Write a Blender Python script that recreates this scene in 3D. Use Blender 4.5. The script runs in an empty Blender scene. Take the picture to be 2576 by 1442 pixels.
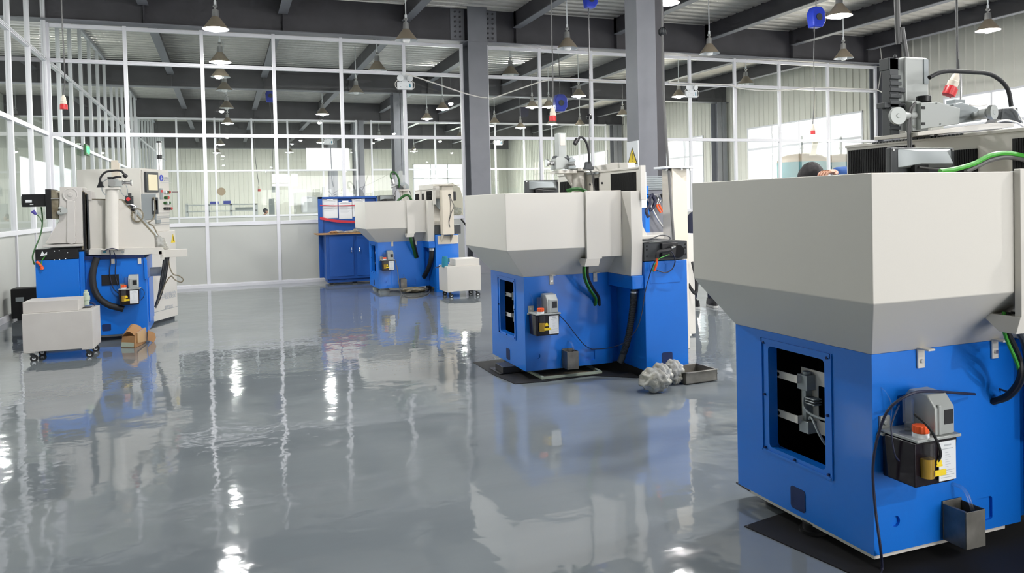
import bpy, math, random
from math import sin, cos, pi, radians
from mathutils import Vector, Matrix
random.seed(7)
S = bpy.context.scene
COL = S.collection

# ------------------------------------------------------------------ camera
F, CX, CY, PITCH, YAW, ROLL, EYE = 1955.8, 1307.3, 552.1, .0216, .3622, -.023, 1.5
FW = Vector((sin(YAW)*cos(PITCH), cos(YAW)*cos(PITCH), -sin(PITCH)))
_r = Vector((cos(YAW), -sin(YAW), 0)); _u = _r.cross(FW)
RT = cos(ROLL)*_r + sin(ROLL)*_u; UP = -sin(ROLL)*_r + cos(ROLL)*_u
CAM = Vector((0, 0, EYE))
def U(x, y, X=None, Y=None, Z=None, D=None):
    """a measured point of the room: the sight line through a photo pixel cut by a plane of the room"""
    d = FW + RT*((x-CX)/F) - UP*((y-CY)/F)
    if X is not None: t = (X-CAM.x)/d.x
    elif Y is not None: t = (Y-CAM.y)/d.y
    elif Z is not None: t = (Z-CAM.z)/d.z
    else: t = D
    return CAM + d*t
cd = bpy.data.cameras.new('camera'); cam = bpy.data.objects.new('camera', cd); COL.objects.link(cam)
cam.matrix_world = Matrix(((RT.x, UP.x, -FW.x, CAM.x), (RT.y, UP.y, -FW.y, CAM.y), (RT.z, UP.z, -FW.z, CAM.z), (0, 0, 0, 1)))
cd.sensor_width = 36; cd.lens = F*36/2576; cd.shift_x = (1288-CX)/2576; cd.shift_y = (CY-721)/2576
cd.clip_end = 200; cd.clip_start = .05
S.camera = cam
# ------------------------------------------------------------------ world, exposure, window light
w = bpy.data.worlds.new('sky'); S.world = w; w.use_nodes = True
w.node_tree.nodes['Background'].inputs[0].default_value = (.93, .96, 1, 1)
w.node_tree.nodes['Background'].inputs[1].default_value = 1.3
S.view_settings.view_transform = 'Standard'; S.view_settings.look = 'None'
S.view_settings.exposure = 0.44; S.view_settings.gamma = 1; S.view_settings.use_curve_mapping = False
S.cycles.use_adaptive_sampling = True; S.cycles.adaptive_threshold = .05; S.cycles.adaptive_min_samples = 12
S.cycles.max_bounces = 6; S.cycles.diffuse_bounces = 3; S.cycles.glossy_bounces = 3; S.cycles.transmission_bounces = 4
S.cycles.transparent_max_bounces = 24; S.cycles.caustics_reflective = False; S.cycles.caustics_refractive = False
S.cycles.sample_clamp_indirect = 4
def area(name, loc, target, sx, sy, power, col=(1, 1, 1)):
    l = bpy.data.lights.new(name, 'AREA'); l.shape = 'RECTANGLE'; l.size = sx; l.size_y = sy; l.energy = power; l.color = col
    o = bpy.data.objects.new(name, l); COL.objects.link(o); o.location = loc
    o.rotation_euler = (Vector(target)-Vector(loc)).to_track_quat('-Z', 'Z').to_euler()
    return o
XR = 17.3          # outer wall with the windows
WINS = [(-6.5+8*k, -1.2+8*k) for k in range(7)]
WINS = [(1.5+8*k, 6.8+8*k) for k in (0, 1, 2, 3, 4)]
for k, (a, b) in enumerate(WINS):
    area('daylight_fill', (XR+.45, (a+b)/2, 2.4), (0, (a+b)/2, 2.4), b-a, 3.0, 310 if k < 2 else 330, (1, .94, .87) if k < 2 else (1, .89, .72))
area('daylight_fill', (12.7, 48.1, 2.5), (12.7, 0, 2.5), 3.4, 2.7, 700, (1, .98, .92))
area('daylight_fill', (7.0, -8.3, 1.7), (7.0, 10, 1.7), 8, 2.8, 300, (1, .98, .97))  # unseen gate light behind the camera, added as frontal fill
area('daylight_fill', (5.0, -8.3, 3.95), (5.0, 10, 3.95), 2.2, 1.1, 160, (1, .99, .98))
area('daylight_fill', (-7.35, 12, 2.9), (0, 12, 2.9), 10, 1.6, 330, (.97, 1, .95))
area('daylight_fill', (-7.35, 26, 2.9), (0, 26, 2.9), 10, 1.6, 650, (.97, 1, .95))
area('daylight_fill', (-7.35, 39.5, 2.9), (0, 39.5, 2.9), 11, 1.6, 1000, (.97, 1, .97))  # unseen corridor window light, added to brighten the far room

# ------------------------------------------------------------------ materials
MT = {}
def mat(name, col, rough=.5, metal=0, spec=.5, noise=None, bump=None, emit=None, coat=0, alpha=1, trans=0, ior=1.45):
    m = bpy.data.materials.new(name); m.use_nodes = True; nt = m.node_tree; b = nt.nodes['Principled BSDF']
    c = tuple(col)+(1,)
    b.inputs['Base Color'].default_value = c; b.inputs['Roughness'].default_value = rough; b.inputs['Metallic'].default_value = metal
    b.inputs['Specular IOR Level'].default_value = spec; b.inputs['Coat Weight'].default_value = coat; b.inputs['IOR'].default_value = ior
    if coat: b.inputs['Coat Roughness'].default_value = .08
    b.inputs['Alpha'].default_value = alpha; b.inputs['Transmission Weight'].default_value = trans
    tc = nt.nodes.new('ShaderNodeTexCoord')
    if noise:   # (scale, amount, second colour)
        n = nt.nodes.new('ShaderNodeTexNoise'); n.inputs['Scale'].default_value = noise[0]; n.inputs['Detail'].default_value = 5
        nt.links.new(tc.outputs['Object'], n.inputs['Vector'])
        r = nt.nodes.new('ShaderNodeValToRGB'); r.color_ramp.elements[0].position = .5-noise[1]; r.color_ramp.elements[1].position = .5+noise[1]
        r.color_ramp.elements[0].color = c; r.color_ramp.elements[1].color = tuple(noise[2])+(1,)
        nt.links.new(n.outputs['Fac'], r.inputs['Fac']); nt.links.new(r.outputs['Color'], b.inputs['Base Color'])
    if bump:
        n2 = nt.nodes.new('ShaderNodeTexNoise'); n2.inputs['Scale'].default_value = bump[0]; n2.inputs['Detail'].default_value = 3
        nt.links.new(tc.outputs['Object'], n2.inputs['Vector'])
        bp = nt.nodes.new('ShaderNodeBump'); bp.inputs['Strength'].default_value = bump[1]; bp.inputs['Distance'].default_value = bump[2]
        nt.links.new(n2.outputs['Fac'], bp.inputs['Height']); nt.links.new(bp.outputs['Normal'], b.inputs['Normal'])
    if emit:
        b.inputs['Emission Color'].default_value = tuple(emit[0])+(1,); b.inputs['Emission Strength'].default_value = emit[1]
    MT[name] = m
    return m
mat('blue', (.003, .165, .68), .38, coat=.25, bump=(140, .12, .002), noise=(1.6, .3, (.003, .155, .64)))
mat('blue_bench', (.012, .085, .36), .45, bump=(90, .15, .003))
mat('blue_dark', (.004, .02, .10), .6)
mat('white', (.66, .635, .585), .42, bump=(260, .12, .0012))
mat('white_dirty', (.62, .60, .57), .5, noise=(3, .3, (.52, .495, .47)), bump=(40, .1, .003))
mat('cream', (.66, .60, .50), .45, bump=(200, .1, .001))
mat('panel', (.52, .53, .50), .5, noise=(1.2, .3, (.48, .49, .465)))
mat('frame', (.74, .74, .78), .35, bump=(60, .05, .001))
mat('ribbed', (.73, .72, .65), .5, noise=(.8, .3, (.67, .66, .59)))
mat('plaster', (.72, .76, .70), .7, noise=(1, .3, (.66, .70, .64)))
mat('steel_grey', (.21, .215, .24), .5, noise=(3, .25, (.18, .185, .21)))
mat('steel_dark', (.058, .056, .064), .5, noise=(3, .25, (.072, .070, .080)))
mat('steel_light', (.30, .29, .30), .5)
mat('deck', (.74, .71, .66), .38, metal=.25, noise=(4, .25, (.60, .58, .55)))
mat('black', (.012, .012, .014), .38)
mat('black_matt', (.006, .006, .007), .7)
mat('rubber', (.016, .016, .018), .6)
mat('charcoal', (.045, .05, .055), .45)
mat('machine_grey', (.30, .33, .34), .4, metal=.2)
mat('head_grey', (.38, .40, .39), .38, metal=.15)
mat('alu', (.62, .62, .62), .3, metal=.9)
mat('chrome', (.8, .8, .8), .12, metal=1)
mat('steel_box', (.27, .26, .235), .45, metal=.6, noise=(9, .25, (.12, .115, .10)))
mat('grimy', (.16, .13, .08), .5, noise=(14, .2, (.30, .27, .20)))
mat('orange', (.85, .11, .02), .45)
mat('red', (.58, .03, .035), .4)
mat('green', (.06, .36, .04), .45)
mat('green_dark', (.02, .10, .02), .5)
mat('violet', (.10, .08, .40), .5)
mat('yellow', (.85, .62, .02), .5)
mat('amber', (.55, .34, .05), .2, trans=.3)
mat('tank_oil', (.012, .008, .012), .12)
mat('clear', (.9, .9, .9), .08, trans=.9, alpha=.35)
mat('paper', (.78, .80, .82), .6)
mat('ink', (.12, .13, .16), .7)
mat('ink_pale', (.48, .50, .53), .7)
mat('wood', (.42, .24, .10), .5, noise=(8, .2, (.34, .19, .08)))
mat('card', (.42, .23, .10), .7, noise=(6, .25, (.34, .18, .08)))
mat('tape', (.55, .36, .18), .15)
mat('film', (.80, .80, .76), .06, trans=.5, ior=1.3, bump=(22, .5, .015), noise=(9, .12, (.62, .60, .50)))
mat('lamp_shade', (.24, .20, .15), .45)
mat('lamp_inside', (.78, .80, .82), .4)
mat('bulb_off', (.8, .8, .8), .2)
mat('bulb_on', (1, 1, 1), .3, emit=((1, .985, .97), 1250))
mat('green_glow', (0, .2, .03), .4, emit=((.02, 1, .18), 2.2))
mat('screen', (.60, .54, .38), .25, emit=((.80, .70, .46), .25))
mat('hoist_blue', (.015, .045, .50), .4)
mat('teal', (.004, .17, .20), .35)
mat('tan', (.27, .21, .14), .5)
mat('cable_grey', (.10, .10, .10), .55)
mat('cable_white', (.72, .70, .66), .5)
mat('cable_dark', (.02, .022, .05), .5)
mat('cloth_dark', (.018, .022, .045), .9)
mat('cloth_blue', (.03, .09, .28), .9)
mat('skin', (.55, .29, .19), .5)
mat('hair', (.015, .013, .014), .7)
mat('sole', (.45, .45, .44), .6)
mat('felt', (.55, .04, .06), .8)
mat('sea_pump', (.02, .22, .32), .4)
mat('pale_green', (.45, .52, .42), .45)

def mat_glass():
    m = bpy.data.materials.new('glass'); m.use_nodes = True; nt = m.node_tree; nt.nodes.clear()
    o = nt.nodes.new('ShaderNodeOutputMaterial'); mx = nt.nodes.new('ShaderNodeMixShader'); t = nt.nodes.new('ShaderNodeBsdfTransparent')
    g = nt.nodes.new('ShaderNodeBsdfGlossy'); fr = nt.nodes.new('ShaderNodeFresnel'); fr.inputs['IOR'].default_value = 1.5
    t.inputs['Color'].default_value = (.955, .97, .96, 1); g.inputs['Roughness'].default_value = 0.0; g.inputs['Color'].default_value = (1, 1, 1, 1)
    d = nt.nodes.new('ShaderNodeBsdfDiffuse'); d.inputs['Color'].default_value = (.6, .62, .6, 1); mx2 = nt.nodes.new('ShaderNodeMixShader'); mx2.inputs[0].default_value = .010
    ge = nt.nodes.new('ShaderNodeNewGeometry'); iv = nt.nodes.new('ShaderNodeMath'); iv.operation = 'SUBTRACT'; iv.inputs[0].default_value = 1; nt.links.new(ge.outputs['Backfacing'], iv.inputs[1])
    ml = nt.nodes.new('ShaderNodeMath'); ml.operation = 'MULTIPLY'; nt.links.new(fr.outputs[0], ml.inputs[0]); nt.links.new(iv.outputs[0], ml.inputs[1])
    nt.links.new(ml.outputs[0], mx.inputs[0]); nt.links.new(t.outputs[0], mx.inputs[1]); nt.links.new(g.outputs[0], mx.inputs[2])
    nt.links.new(mx.outputs[0], mx2.inputs[1]); nt.links.new(d.outputs[0], mx2.inputs[2])
    nt.links.new(mx2.outputs[0], o.inputs[0]); MT['glass'] = m
mat_glass()
def mat_floor():
    m = bpy.data.materials.new('epoxy'); m.use_nodes = True; nt = m.node_tree; b = nt.nodes['Principled BSDF']; L = nt.links.new
    tc = nt.nodes.new('ShaderNodeTexCoord')
    mp = nt.nodes.new('ShaderNodeMapping'); mp.inputs['Scale'].default_value = (.35, 1.6, 1); L(tc.outputs['Object'], mp.inputs[0])
    n1 = nt.nodes.new('ShaderNodeTexNoise'); n1.inputs['Scale'].default_value = 1.0; n1.inputs['Detail'].default_value = 6; L(mp.outputs[0], n1.inputs['Vector'])
    r = nt.nodes.new('ShaderNodeValToRGB'); r.color_ramp.elements[0].position = .35; r.color_ramp.elements[1].position = .7
    r.color_ramp.elements[0].color = (.178, .204, .222, 1); r.color_ramp.elements[1].color = (.208, .234, .252, 1); L(n1.outputs['Fac'], r.inputs[0])
    # scuffs and dried puddle marks towards the far partition
    mp2 = nt.nodes.new('ShaderNodeMapping'); mp2.inputs['Scale'].default_value = (1.1, 4.2, 1); L(tc.outputs['Object'], mp2.inputs[0])
    n3 = nt.nodes.new('ShaderNodeTexNoise'); n3.inputs['Scale'].default_value = 1.2; n3.inputs['Detail'].default_value = 8; n3.inputs['Roughness'].default_value = .62; L(mp2.outputs[0], n3.inputs['Vector'])
    r3 = nt.nodes.new('ShaderNodeValToRGB'); r3.color_ramp.elements[0].position = .56; r3.color_ramp.elements[1].position = .72
    r3.color_ramp.elements[0].color = (0, 0, 0, 1); r3.color_ramp.elements[1].color = (.5, .5, .5, 1); L(n3.outputs['Fac'], r3.inputs[0])
    mxx = nt.nodes.new('ShaderNodeMix'); mxx.data_type = 'RGBA'; L(r3.outputs[0], mxx.inputs[0]); L(r.outputs[0], mxx.inputs[6]); mxx.inputs[7].default_value = (.175, .19, .205, 1)
    L(mxx.outputs[2], b.inputs['Base Color'])
    rr = nt.nodes.new('ShaderNodeMapRange'); rr.inputs['To Min'].default_value = .045; rr.inputs['To Max'].default_value = .17; L(r3.outputs[0], rr.inputs[0])
    L(rr.outputs[0], b.inputs['Roughness'])
    n2 = nt.nodes.new('ShaderNodeTexNoise'); n2.inputs['Scale'].default_value = 2.1; n2.inputs['Detail'].default_value = 4; L(tc.outputs['Object'], n2.inputs['Vector'])
    n4 = nt.nodes.new('ShaderNodeTexNoise'); n4.inputs['Scale'].default_value = 14; n4.inputs['Detail'].default_value = 2; L(tc.outputs['Object'], n4.inputs['Vector'])
    ad = nt.nodes.new('ShaderNodeMath'); ad.operation = 'MULTIPLY_ADD'; L(n4.outputs['Fac'], ad.inputs[0]); ad.inputs[1].default_value = .06; L(n2.outputs['Fac'], ad.inputs[2])
    bp = nt.nodes.new('ShaderNodeBump'); bp.inputs['Strength'].default_value = .6; bp.inputs['Distance'].default_value = .009
    L(ad.outputs[0], bp.inputs['Height']); L(bp.outputs[0], b.inputs['Normal'])
    b.inputs['IOR'].default_value = 1.55; b.inputs['Coat Weight'].default_value = .15; b.inputs['Coat Roughness'].default_value = .03; L(bp.outputs[0], b.inputs['Coat Normal'])
    MT['epoxy'] = m
mat_floor()

# ------------------------------------------------------------------ mesh builder
def V3(p): return Vector(p) if len(p) == 3 else Vector((p[0], p[1], 0))
def smooth_path(pts, n=6):
    p = [Vector(q) for q in pts]
    if len(p) < 3: return p
    e = [2*p[0]-p[1]]+p+[2*p[-1]-p[-2]]; out = []
    for i in range(1, len(e)-2):
        a, b, c, d = e[i-1], e[i], e[i+1], e[i+2]
        for k in range(n):
            t = k/n
            out.append(.5*((2*b)+(c-a)*t+(2*a-5*b+4*c-d)*t*t+(3*b-a-3*c+d)*t**3))
    out.append(p[-1]); return out
def basis(d):
    d = d.normalized(); a = Vector((0, 0, 1)) if abs(d.z) < .9 else Vector((1, 0, 0))
    u = d.cross(a).normalized(); return u, d.cross(u).normalized()
class MB:
    def __init__(s): s.v = []; s.f = []; s.m = []
    def add(s, vs, fs, m=0):
        o = len(s.v); s.v += [tuple(v) for v in vs]; s.f += [tuple(i+o for i in f) for f in fs]; s.m += [m]*len(fs); return s
    def box(s, a, b, m=0):
        x0, x1 = sorted((a[0], b[0])); y0, y1 = sorted((a[1], b[1])); z0, z1 = sorted((a[2], b[2]))
        return s.add([(x0, y0, z0), (x1, y0, z0), (x1, y1, z0), (x0, y1, z0), (x0, y0, z1), (x1, y0, z1), (x1, y1, z1), (x0, y1, z1)],
                     [(3, 2, 1, 0), (4, 5, 6, 7), (0, 1, 5, 4), (1, 2, 6, 5), (2, 3, 7, 6), (3, 0, 4, 7)], m)
    def obox(s, o, ex, ey, ez, m=0):       # a corner and three edge vectors
        o, ex, ey, ez = Vector(o), Vector(ex), Vector(ey), Vector(ez)
        if ex.cross(ey).dot(ez) < 0: o, ez = o+ez, -ez
        return s.add([o, o+ex, o+ex+ey, o+ey, o+ez, o+ex+ez, o+ex+ey+ez, o+ey+ez],
                     [(3, 2, 1, 0), (4, 5, 6, 7), (0, 1, 5, 4), (1, 2, 6, 5), (2, 3, 7, 6), (3, 0, 4, 7)], m)
    def loft(s, loops, m=0, caps=True):
        n = len(loops[0]); vs = [p for l in loops for p in l]; fs = []
        for k in range(len(loops)-1):
            for i in range(n):
                j = (i+1) % n; fs.append((k*n+i, k*n+j, (k+1)*n+j, (k+1)*n+i))
        if caps: fs += [tuple(range(n))[::-1], tuple((len(loops)-1)*n+i for i in range(n))]
        return s.add(vs, fs, m)
    def ext(s, poly, vec, m=0):            # a planar polygon pushed along vec
        p = [V3(q) for q in poly]; v = Vector(vec); nrm = Vector()
        for i in range(len(p)): nrm += p[i].cross(p[(i+1) % len(p)])
        if nrm.dot(v) < 0: p = p[::-1]
        return s.loft([p, [q+v for q in p]], m)
    def cyl(s, a, b, r0, r1=None, n=20, m=0):
        a, b = Vector(a), Vector(b); r1 = r0 if r1 is None else r1; u, w_ = basis(b-a)
        ring = lambda c, r: [c+u*(r*cos(2*pi*i/n))+w_*(r*sin(2*pi*i/n)) for i in range(n)]
        return s.loft([ring(a, r0), ring(b, r1)], m)
    def lathe(s, prof, a, d=(0, 0, 1), n=24, m=0, caps=True):   # profile of (radius, height) along d
        a, d = Vector(a), Vector(d).normalized(); u, w_ = basis(d)
        return s.loft([[a+d*h+u*(r*cos(2*pi*i/n))+w_*(r*sin(2*pi*i/n)) for i in range(n)] for r, h in prof], m, caps)
    def tube(s, pts, r, n=8, k=6, m=0, rr=None):
        p = smooth_path(pts, k); loops = []; u = None
        for i, q in enumerate(p):
            d = (p[min(i+1, len(p)-1)]-p[max(i-1, 0)])
            if d.length < 1e-7: d = Vector((0, 0, 1))
            d.normalize()
            if u is None: u, _ = basis(d)
            u = (u-d*u.dot(d)); u.normalize(); v = d.cross(u)
            ra = r if rr is None else rr(i/(len(p)-1))
            loops.append([q+u*(ra*cos(2*pi*j/n))+v*(ra*sin(2*pi*j/n)) for j in range(n)])
        return s.loft(loops, m)
    def ball(s, c, r, n=16, m=0, sc=(1, 1, 1)):
        c = Vector(c); k = n//2; loops = []
        for i in range(1, k):
            t = pi*i/k; loops.append([c+Vector((r*sc[0]*sin(t)*cos(2*pi*j/n), r*sc[1]*sin(t)*sin(2*pi*j/n), -r*sc[2]*cos(t))) for j in range(n)])
        return s.loft(loops, m)
    def build(s, name, mats, parent=None, label=None, cat=None, group=None, kind=None, bevel=0, angle=35, origin=None, seg=2, dn=None):
        me = bpy.data.meshes.new(name)
        if parent is not None: org = Vector(parent['_o'])
        elif origin is not None: org = Vector(origin)
        else:
            xs = [v[0] for v in s.v]; ys = [v[1] for v in s.v]; zs = [v[2] for v in s.v]
            org = Vector(((min(xs)+max(xs))/2, (min(ys)+max(ys))/2, min(zs)))
        me.from_pydata([Vector(v)-org for v in s.v], [], s.f)
        if isinstance(mats, str): mats = [mats]
        for q in mats: me.materials.append(MT[q])
        me.polygons.foreach_set('material_index', s.m); me.polygons.foreach_set('use_smooth', [True]*len(s.f))
        me.update(); me.set_sharp_from_angle(angle=radians(angle))
        o = bpy.data.objects.new(name, me); COL.objects.link(o)
        if parent is not None: o.parent = parent
        else: o.location = org
        o['_o'] = tuple(org)
        tag(o, label, cat, group, kind)
        if bevel:
            b = o.modifiers.new('bevel', 'BEVEL'); b.width = bevel; b.segments = seg; b.limit_method = 'ANGLE'; b.angle_limit = radians(40); b.harden_normals = True
        return o
def tag(o, label=None, cat=None, group=None, kind=None):
    if label: o['label'] = label
    if cat: o['category'] = cat
    if group: o['group'] = group
    if kind: o['kind'] = kind
def thing(name, loc, label, cat, group=None, kind=None):
    o = bpy.data.objects.new(name, None); COL.objects.link(o); o.location = loc; o['_o'] = tuple(loc); o.empty_display_size = .2
    tag(o, label, cat, group, kind); return o
def copy_tree(o, loc=None, parent=None):
    c = o.copy(); COL.objects.link(c)
    if parent is not None: c.parent = parent
    for ch in list(o.children): copy_tree(ch, None, c)
    if loc is not None: c.location = loc
    return c
def ST(mb, name, m, **k): return mb.build(name, m, kind='structure', **k)
def text(name, s, loc, size, xdir, m, parent, ydir=(0, 0, 1)):
    cu = bpy.data.curves.new(name, 'FONT'); cu.body = s; cu.size = size; cu.extrude = .0006; cu.materials.append(MT[m]); cu.align_x = 'CENTER'
    o0 = bpy.data.objects.new(name+'_outline', cu); COL.objects.link(o0); bpy.context.view_layer.update()
    me = bpy.data.meshes.new_from_object(o0.evaluated_get(bpy.context.evaluated_depsgraph_get())); bpy.data.objects.remove(o0)
    o = bpy.data.objects.new(name, me); COL.objects.link(o); x = Vector(xdir).normalized(); y = Vector(ydir); z = x.cross(y)
    M = Matrix(((x.x, y.x, z.x, loc[0]), (x.y, y.y, z.y, loc[1]), (x.z, y.z, z.z, loc[2]), (0, 0, 0, 1)))
    if parent is not None:
        o.parent = parent; M = Matrix.Translation(-Vector(parent['_o'])) @ M
    o.matrix_local = M; return o
# ================================================================== the building
YB, XL, ZS, Z2, Z3, ZT, ZD = 16.16, -2.95, 1.218, 2.928, 4.264, 4.943, 5.74
Y0, Y1 = -8.0, 47.6
ST(MB().box((-7.6, Y0, -.12), (XR+.3, Y1+.3, 0)), 'floor', 'epoxy', origin=(0, 0, 0))
# profiled steel deck overhead, ribs running across the hall
def deck():
    prof = []; y = Y0; P_ = .30
    while y < Y1:
        prof += [(y, ZD+.11), (y+.11, ZD+.11), (y+.135, ZD), (y+.265, ZD)]; y += P_
    prof.append((y, ZD+.11)); b = MB(); vs = []; fs = []
    for (yy, z) in prof: vs += [(-7.6, yy, z), (XR+.3, yy, z)]
    for i in range(len(prof)-1): fs.append((2*i, 2*i+1, 2*i+3, 2*i+2))
    b.add(vs, fs); o = b.build('ceiling', 'deck', kind='structure', angle=10)
    s = o.modifiers.new('t', 'SOLIDIFY'); s.thickness = .06; s.offset = -1
    m = MT['deck']; nt = m.node_tree      # rows of embossed dimples on the ribs
    tc = nt.nodes.new('ShaderNodeTexCoord'); vo = nt.nodes.new('ShaderNodeTexVoronoi'); vo.inputs['Scale'].default_value = 1; vo.inputs['Randomness'].default_value = 0
    mp = nt.nodes.new('ShaderNodeMapping'); mp.inputs['Scale'].default_value = (9, 13.33, 1); nt.links.new(tc.outputs['Object'], mp.inputs[0]); nt.links.new(mp.outputs[0], vo.inputs['Vector'])
    r = nt.nodes.new('ShaderNodeMapRange'); r.inputs[1].default_value = .2; r.inputs[2].default_value = .35; nt.links.new(vo.outputs['Distance'], r.inputs[0])
    bp = nt.nodes.new('ShaderNodeBump'); bp.inputs['Distance'].default_value = .01; bp.inputs['Strength'].default_value = .5; nt.links.new(r.outputs[0], bp.inputs['Height'])
    nt.links.new(bp.outputs[0], nt.nodes['Principled BSDF'].inputs['Normal'])
deck()
def ibeam_x(y, x0, x1, zb, zt, fw=.3, tf=.02, m='steel_dark', name='ceiling_beam'):
    b = MB(); b.box((x0, y-fw/2, zb), (x1, y+fw/2, zb+tf), 1); b.box((x0, y-fw/2, zt-tf), (x1, y+fw/2, zt), 0); b.box((x0, y-.008, zb+tf), (x1, y+.008, zt-tf), 0)
    for xs in SECX:
        if x0 < xs < x1: b.box((xs-.006, y-fw/2+.01, zb+tf), (xs+.006, y+fw/2-.01, zt-tf), 0)
    return ST(b, name, [m, 'steel_grey'])  # lower flange coloured paler, for light bounced up from the floor
SECX = [-1.3, 1.18, 3.63, 6.08, 8.55, 11.04, 13.55, 16.0]
for y in (.6, 9.26, 16.12, 24, 32, 40, 47.4):
    ibeam_x(y, -7.5, XR, 4.965, ZD)
ys = [Y0, .6, 9.26, 16.12, 24, 32, 40, 47.4]
for xs in SECX:
    for a, c in zip(ys[:-1], ys[1:]):
        b = MB(); z0 = 5.31
        b.box((xs-.09, a+.16, z0), (xs+.09, c-.16, z0+.014), 1); b.box((xs-.09, a+.16, ZD-.014), (xs+.09, c-.16, ZD), 0); b.box((xs-.006, a+.012, z0+.014), (xs+.006, c-.012, ZD-.014), 0)
        ST(b, 'ceiling_beam', ['steel_dark', 'steel_grey'])  # paler lower flange: floor bounce put into its colour
def column(x, y, d=.46, fw_=.42, ztop=4.965, label=None, rot=False):
    b = MB(); t = .025
    if rot:   # flanges face +-X
        b.box((x-d/2, y-fw_/2, 0), (x-d/2+t, y+fw_/2, ztop)); b.box((x+d/2-t, y-fw_/2, 0), (x+d/2, y+fw_/2, ztop)); b.box((x-d/2, y-.01, 0), (x+d/2, y+.01, ztop))
    else:
        b.box((x-fw_/2, y-d/2, 0), (x+fw_/2, y-d/2+t, ztop)); b.box((x-fw_/2, y+d/2-t, 0), (x+fw_/2, y+d/2, ztop)); b.box((x-.01, y-d/2, 0), (x+.01, y+d/2, ztop))
    b.box((x-.3, y-.3, 0), (x+.3, y+.3, .03))
    return ST(b, 'steel_column', 'steel_grey', bevel=.002)
# near column: its measured faces
c = MB(); c.box((5.165, 9.1, 0), (5.45, 9.42, 4.965)); c.box((5.11, 9.0, 0), (5.60, 9.52, .03)); ST(c, 'steel_column', 'steel_grey', bevel=.004)
c = MB(); c.box((5.455, 9.2, 0), (5.47, 9.35, 5.0)); c.box((5.47, 9.2, 0), (5.64, 9.22, 5.0)); c.box((5.625, 9.22, 0), (5.64, 9.35, 5.0)); ST(c, 'steel_column', 'steel_dark')
# column in the partition line with bolted splice plates under the beam
c = MB(); c.box((4.93, 15.86, 0), (5.36, 15.885, 5.72)); c.box((4.93, 16.42, 0), (5.36, 16.445, 5.72)); c.box((5.135, 15.88, 0), (5.155, 16.43, 5.72)); c.box((4.9, 15.85, 4.95), (5.39, 16.45, 4.965))
c.box((4.62, 16.10, 5.02), (4.93, 16.14, 5.68)); c.box((5.36, 16.10, 5.02), (5.66, 16.14, 5.68))
ST(c, 'steel_column', ['steel_grey'], bevel=.002)
for sx in (4.72, 4.83, 5.46, 5.57):
    b = MB()
    for i in range(6): b.cyl((sx, 16.07, 5.09+i*.105), (sx, 16.1, 5.09+i*.105), .022, n=6)
    ST(b, 'splice_bolts', 'steel_dark')
for y in (24, 32, 40): column(5.15, y, .5, .42)
column(16.72, 16.16, .5, .55); column(16.95, 24, .4, .4); column(16.95, 32, .4, .4); column(16.95, 8.2, .4, .4)
# ---- outer right wall: ribbed white sheets, windows between
def ribbed_x(b, x, y0, y1, z0, z1, sgn=-1, p=.25):     # sheet in a plane of constant x, rib standing towards the room
    b.box((x, y0, z0), (x-sgn*.06, y1, z1))
    n = int((y1-y0)/p)
    for i in range(n):
        y = y0+(i+.5)*(y1-y0)/max(n, 1); b.ext([(x, y-.028, z0), (x+sgn*.022, y-.012, z0), (x+sgn*.022, y+.012, z0), (x, y+.028, z0)], (0, 0, z1-z0))
def ribbed_y(b, y, x0, x1, z0, z1, sgn=-1, p=.25):
    b.box((x0, y, z0), (x1, y-sgn*.06, z1)); n = int((x1-x0)/p)
    for i in range(n):
        x = x0+(i+.5)*(x1-x0)/max(n, 1); b.ext([(x-.028, y, z0), (x-.012, y+sgn*.022, z0), (x+.012, y+sgn*.022, z0), (x+.028, y, z0)], (0, 0, z1-z0))
b = MB(); prev = Y0; ZW0, ZW1 = .95, 3.93
for (a, c_) in WINS:
    ribbed_x(b, XR, prev, a, 0, ZD); ribbed_x(b, XR, a, c_, 0, ZW0); ribbed_x(b, XR, a, c_, ZW1, ZD); prev = c_
ribbed_x(b, XR, prev, Y1, 0, ZD); ST(b, 'wall_right', 'ribbed')
n_win = 20
for (a, c_) in WINS:
    f = MB(); x = XR
    f.box((x-.03, a, ZW1-.05), (x+.06, c_, ZW1)); f.box((x-.03, a, ZW0), (x+.06, c_, ZW0+.05)); f.box((x-.02, a, 3.13), (x+.05, c_, 3.2))
    for i in range(5): y = a+(c_-a-.05)*i/4; f.box((x-.025, y, ZW0), (x+.055, y+.05, ZW1))
    f.box((x-.06, a-.05, ZW0-.04), (x+.02, c_+.05, ZW0), 0)
    o = ST(f, 'window_%d' % n_win, 'frame'); n_win += 1
    g = MB().box((x+.02, a, ZW0), (x+.026, c_, ZW1)); g.build('pane', 'glass', o)
# ---- far wall
b = MB(); ribbed_y(b, Y1, -7.6, 11.0, 0, ZD); ribbed_y(b, Y1, 11.0, 14.4, 0, 1.1); ribbed_y(b, Y1, 11.0, 14.4, 4.05, ZD); ribbed_y(b, Y1, 14.4, XR, 0, ZD); ST(b, 'wall_back', 'ribbed')
f = MB(); f.box((11, Y1-.03, 4.0), (14.4, Y1+.05, 4.05)); f.box((11, Y1-.03, 1.1), (14.4, Y1+.05, 1.16)); f.box((11, Y1-.03, 3.1), (14.4, Y1+.05, 3.16))
for x in (11, 12.1, 13.2, 14.34): f.box((x, Y1-.03, 1.1), (x+.06, Y1+.05, 4.05))
o = ST(f, 'window_30', 'frame'); MB().box((11, Y1+.02, 1.1), (14.4, Y1+.026, 4.05)).build('pane', 'glass', o)
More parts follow.
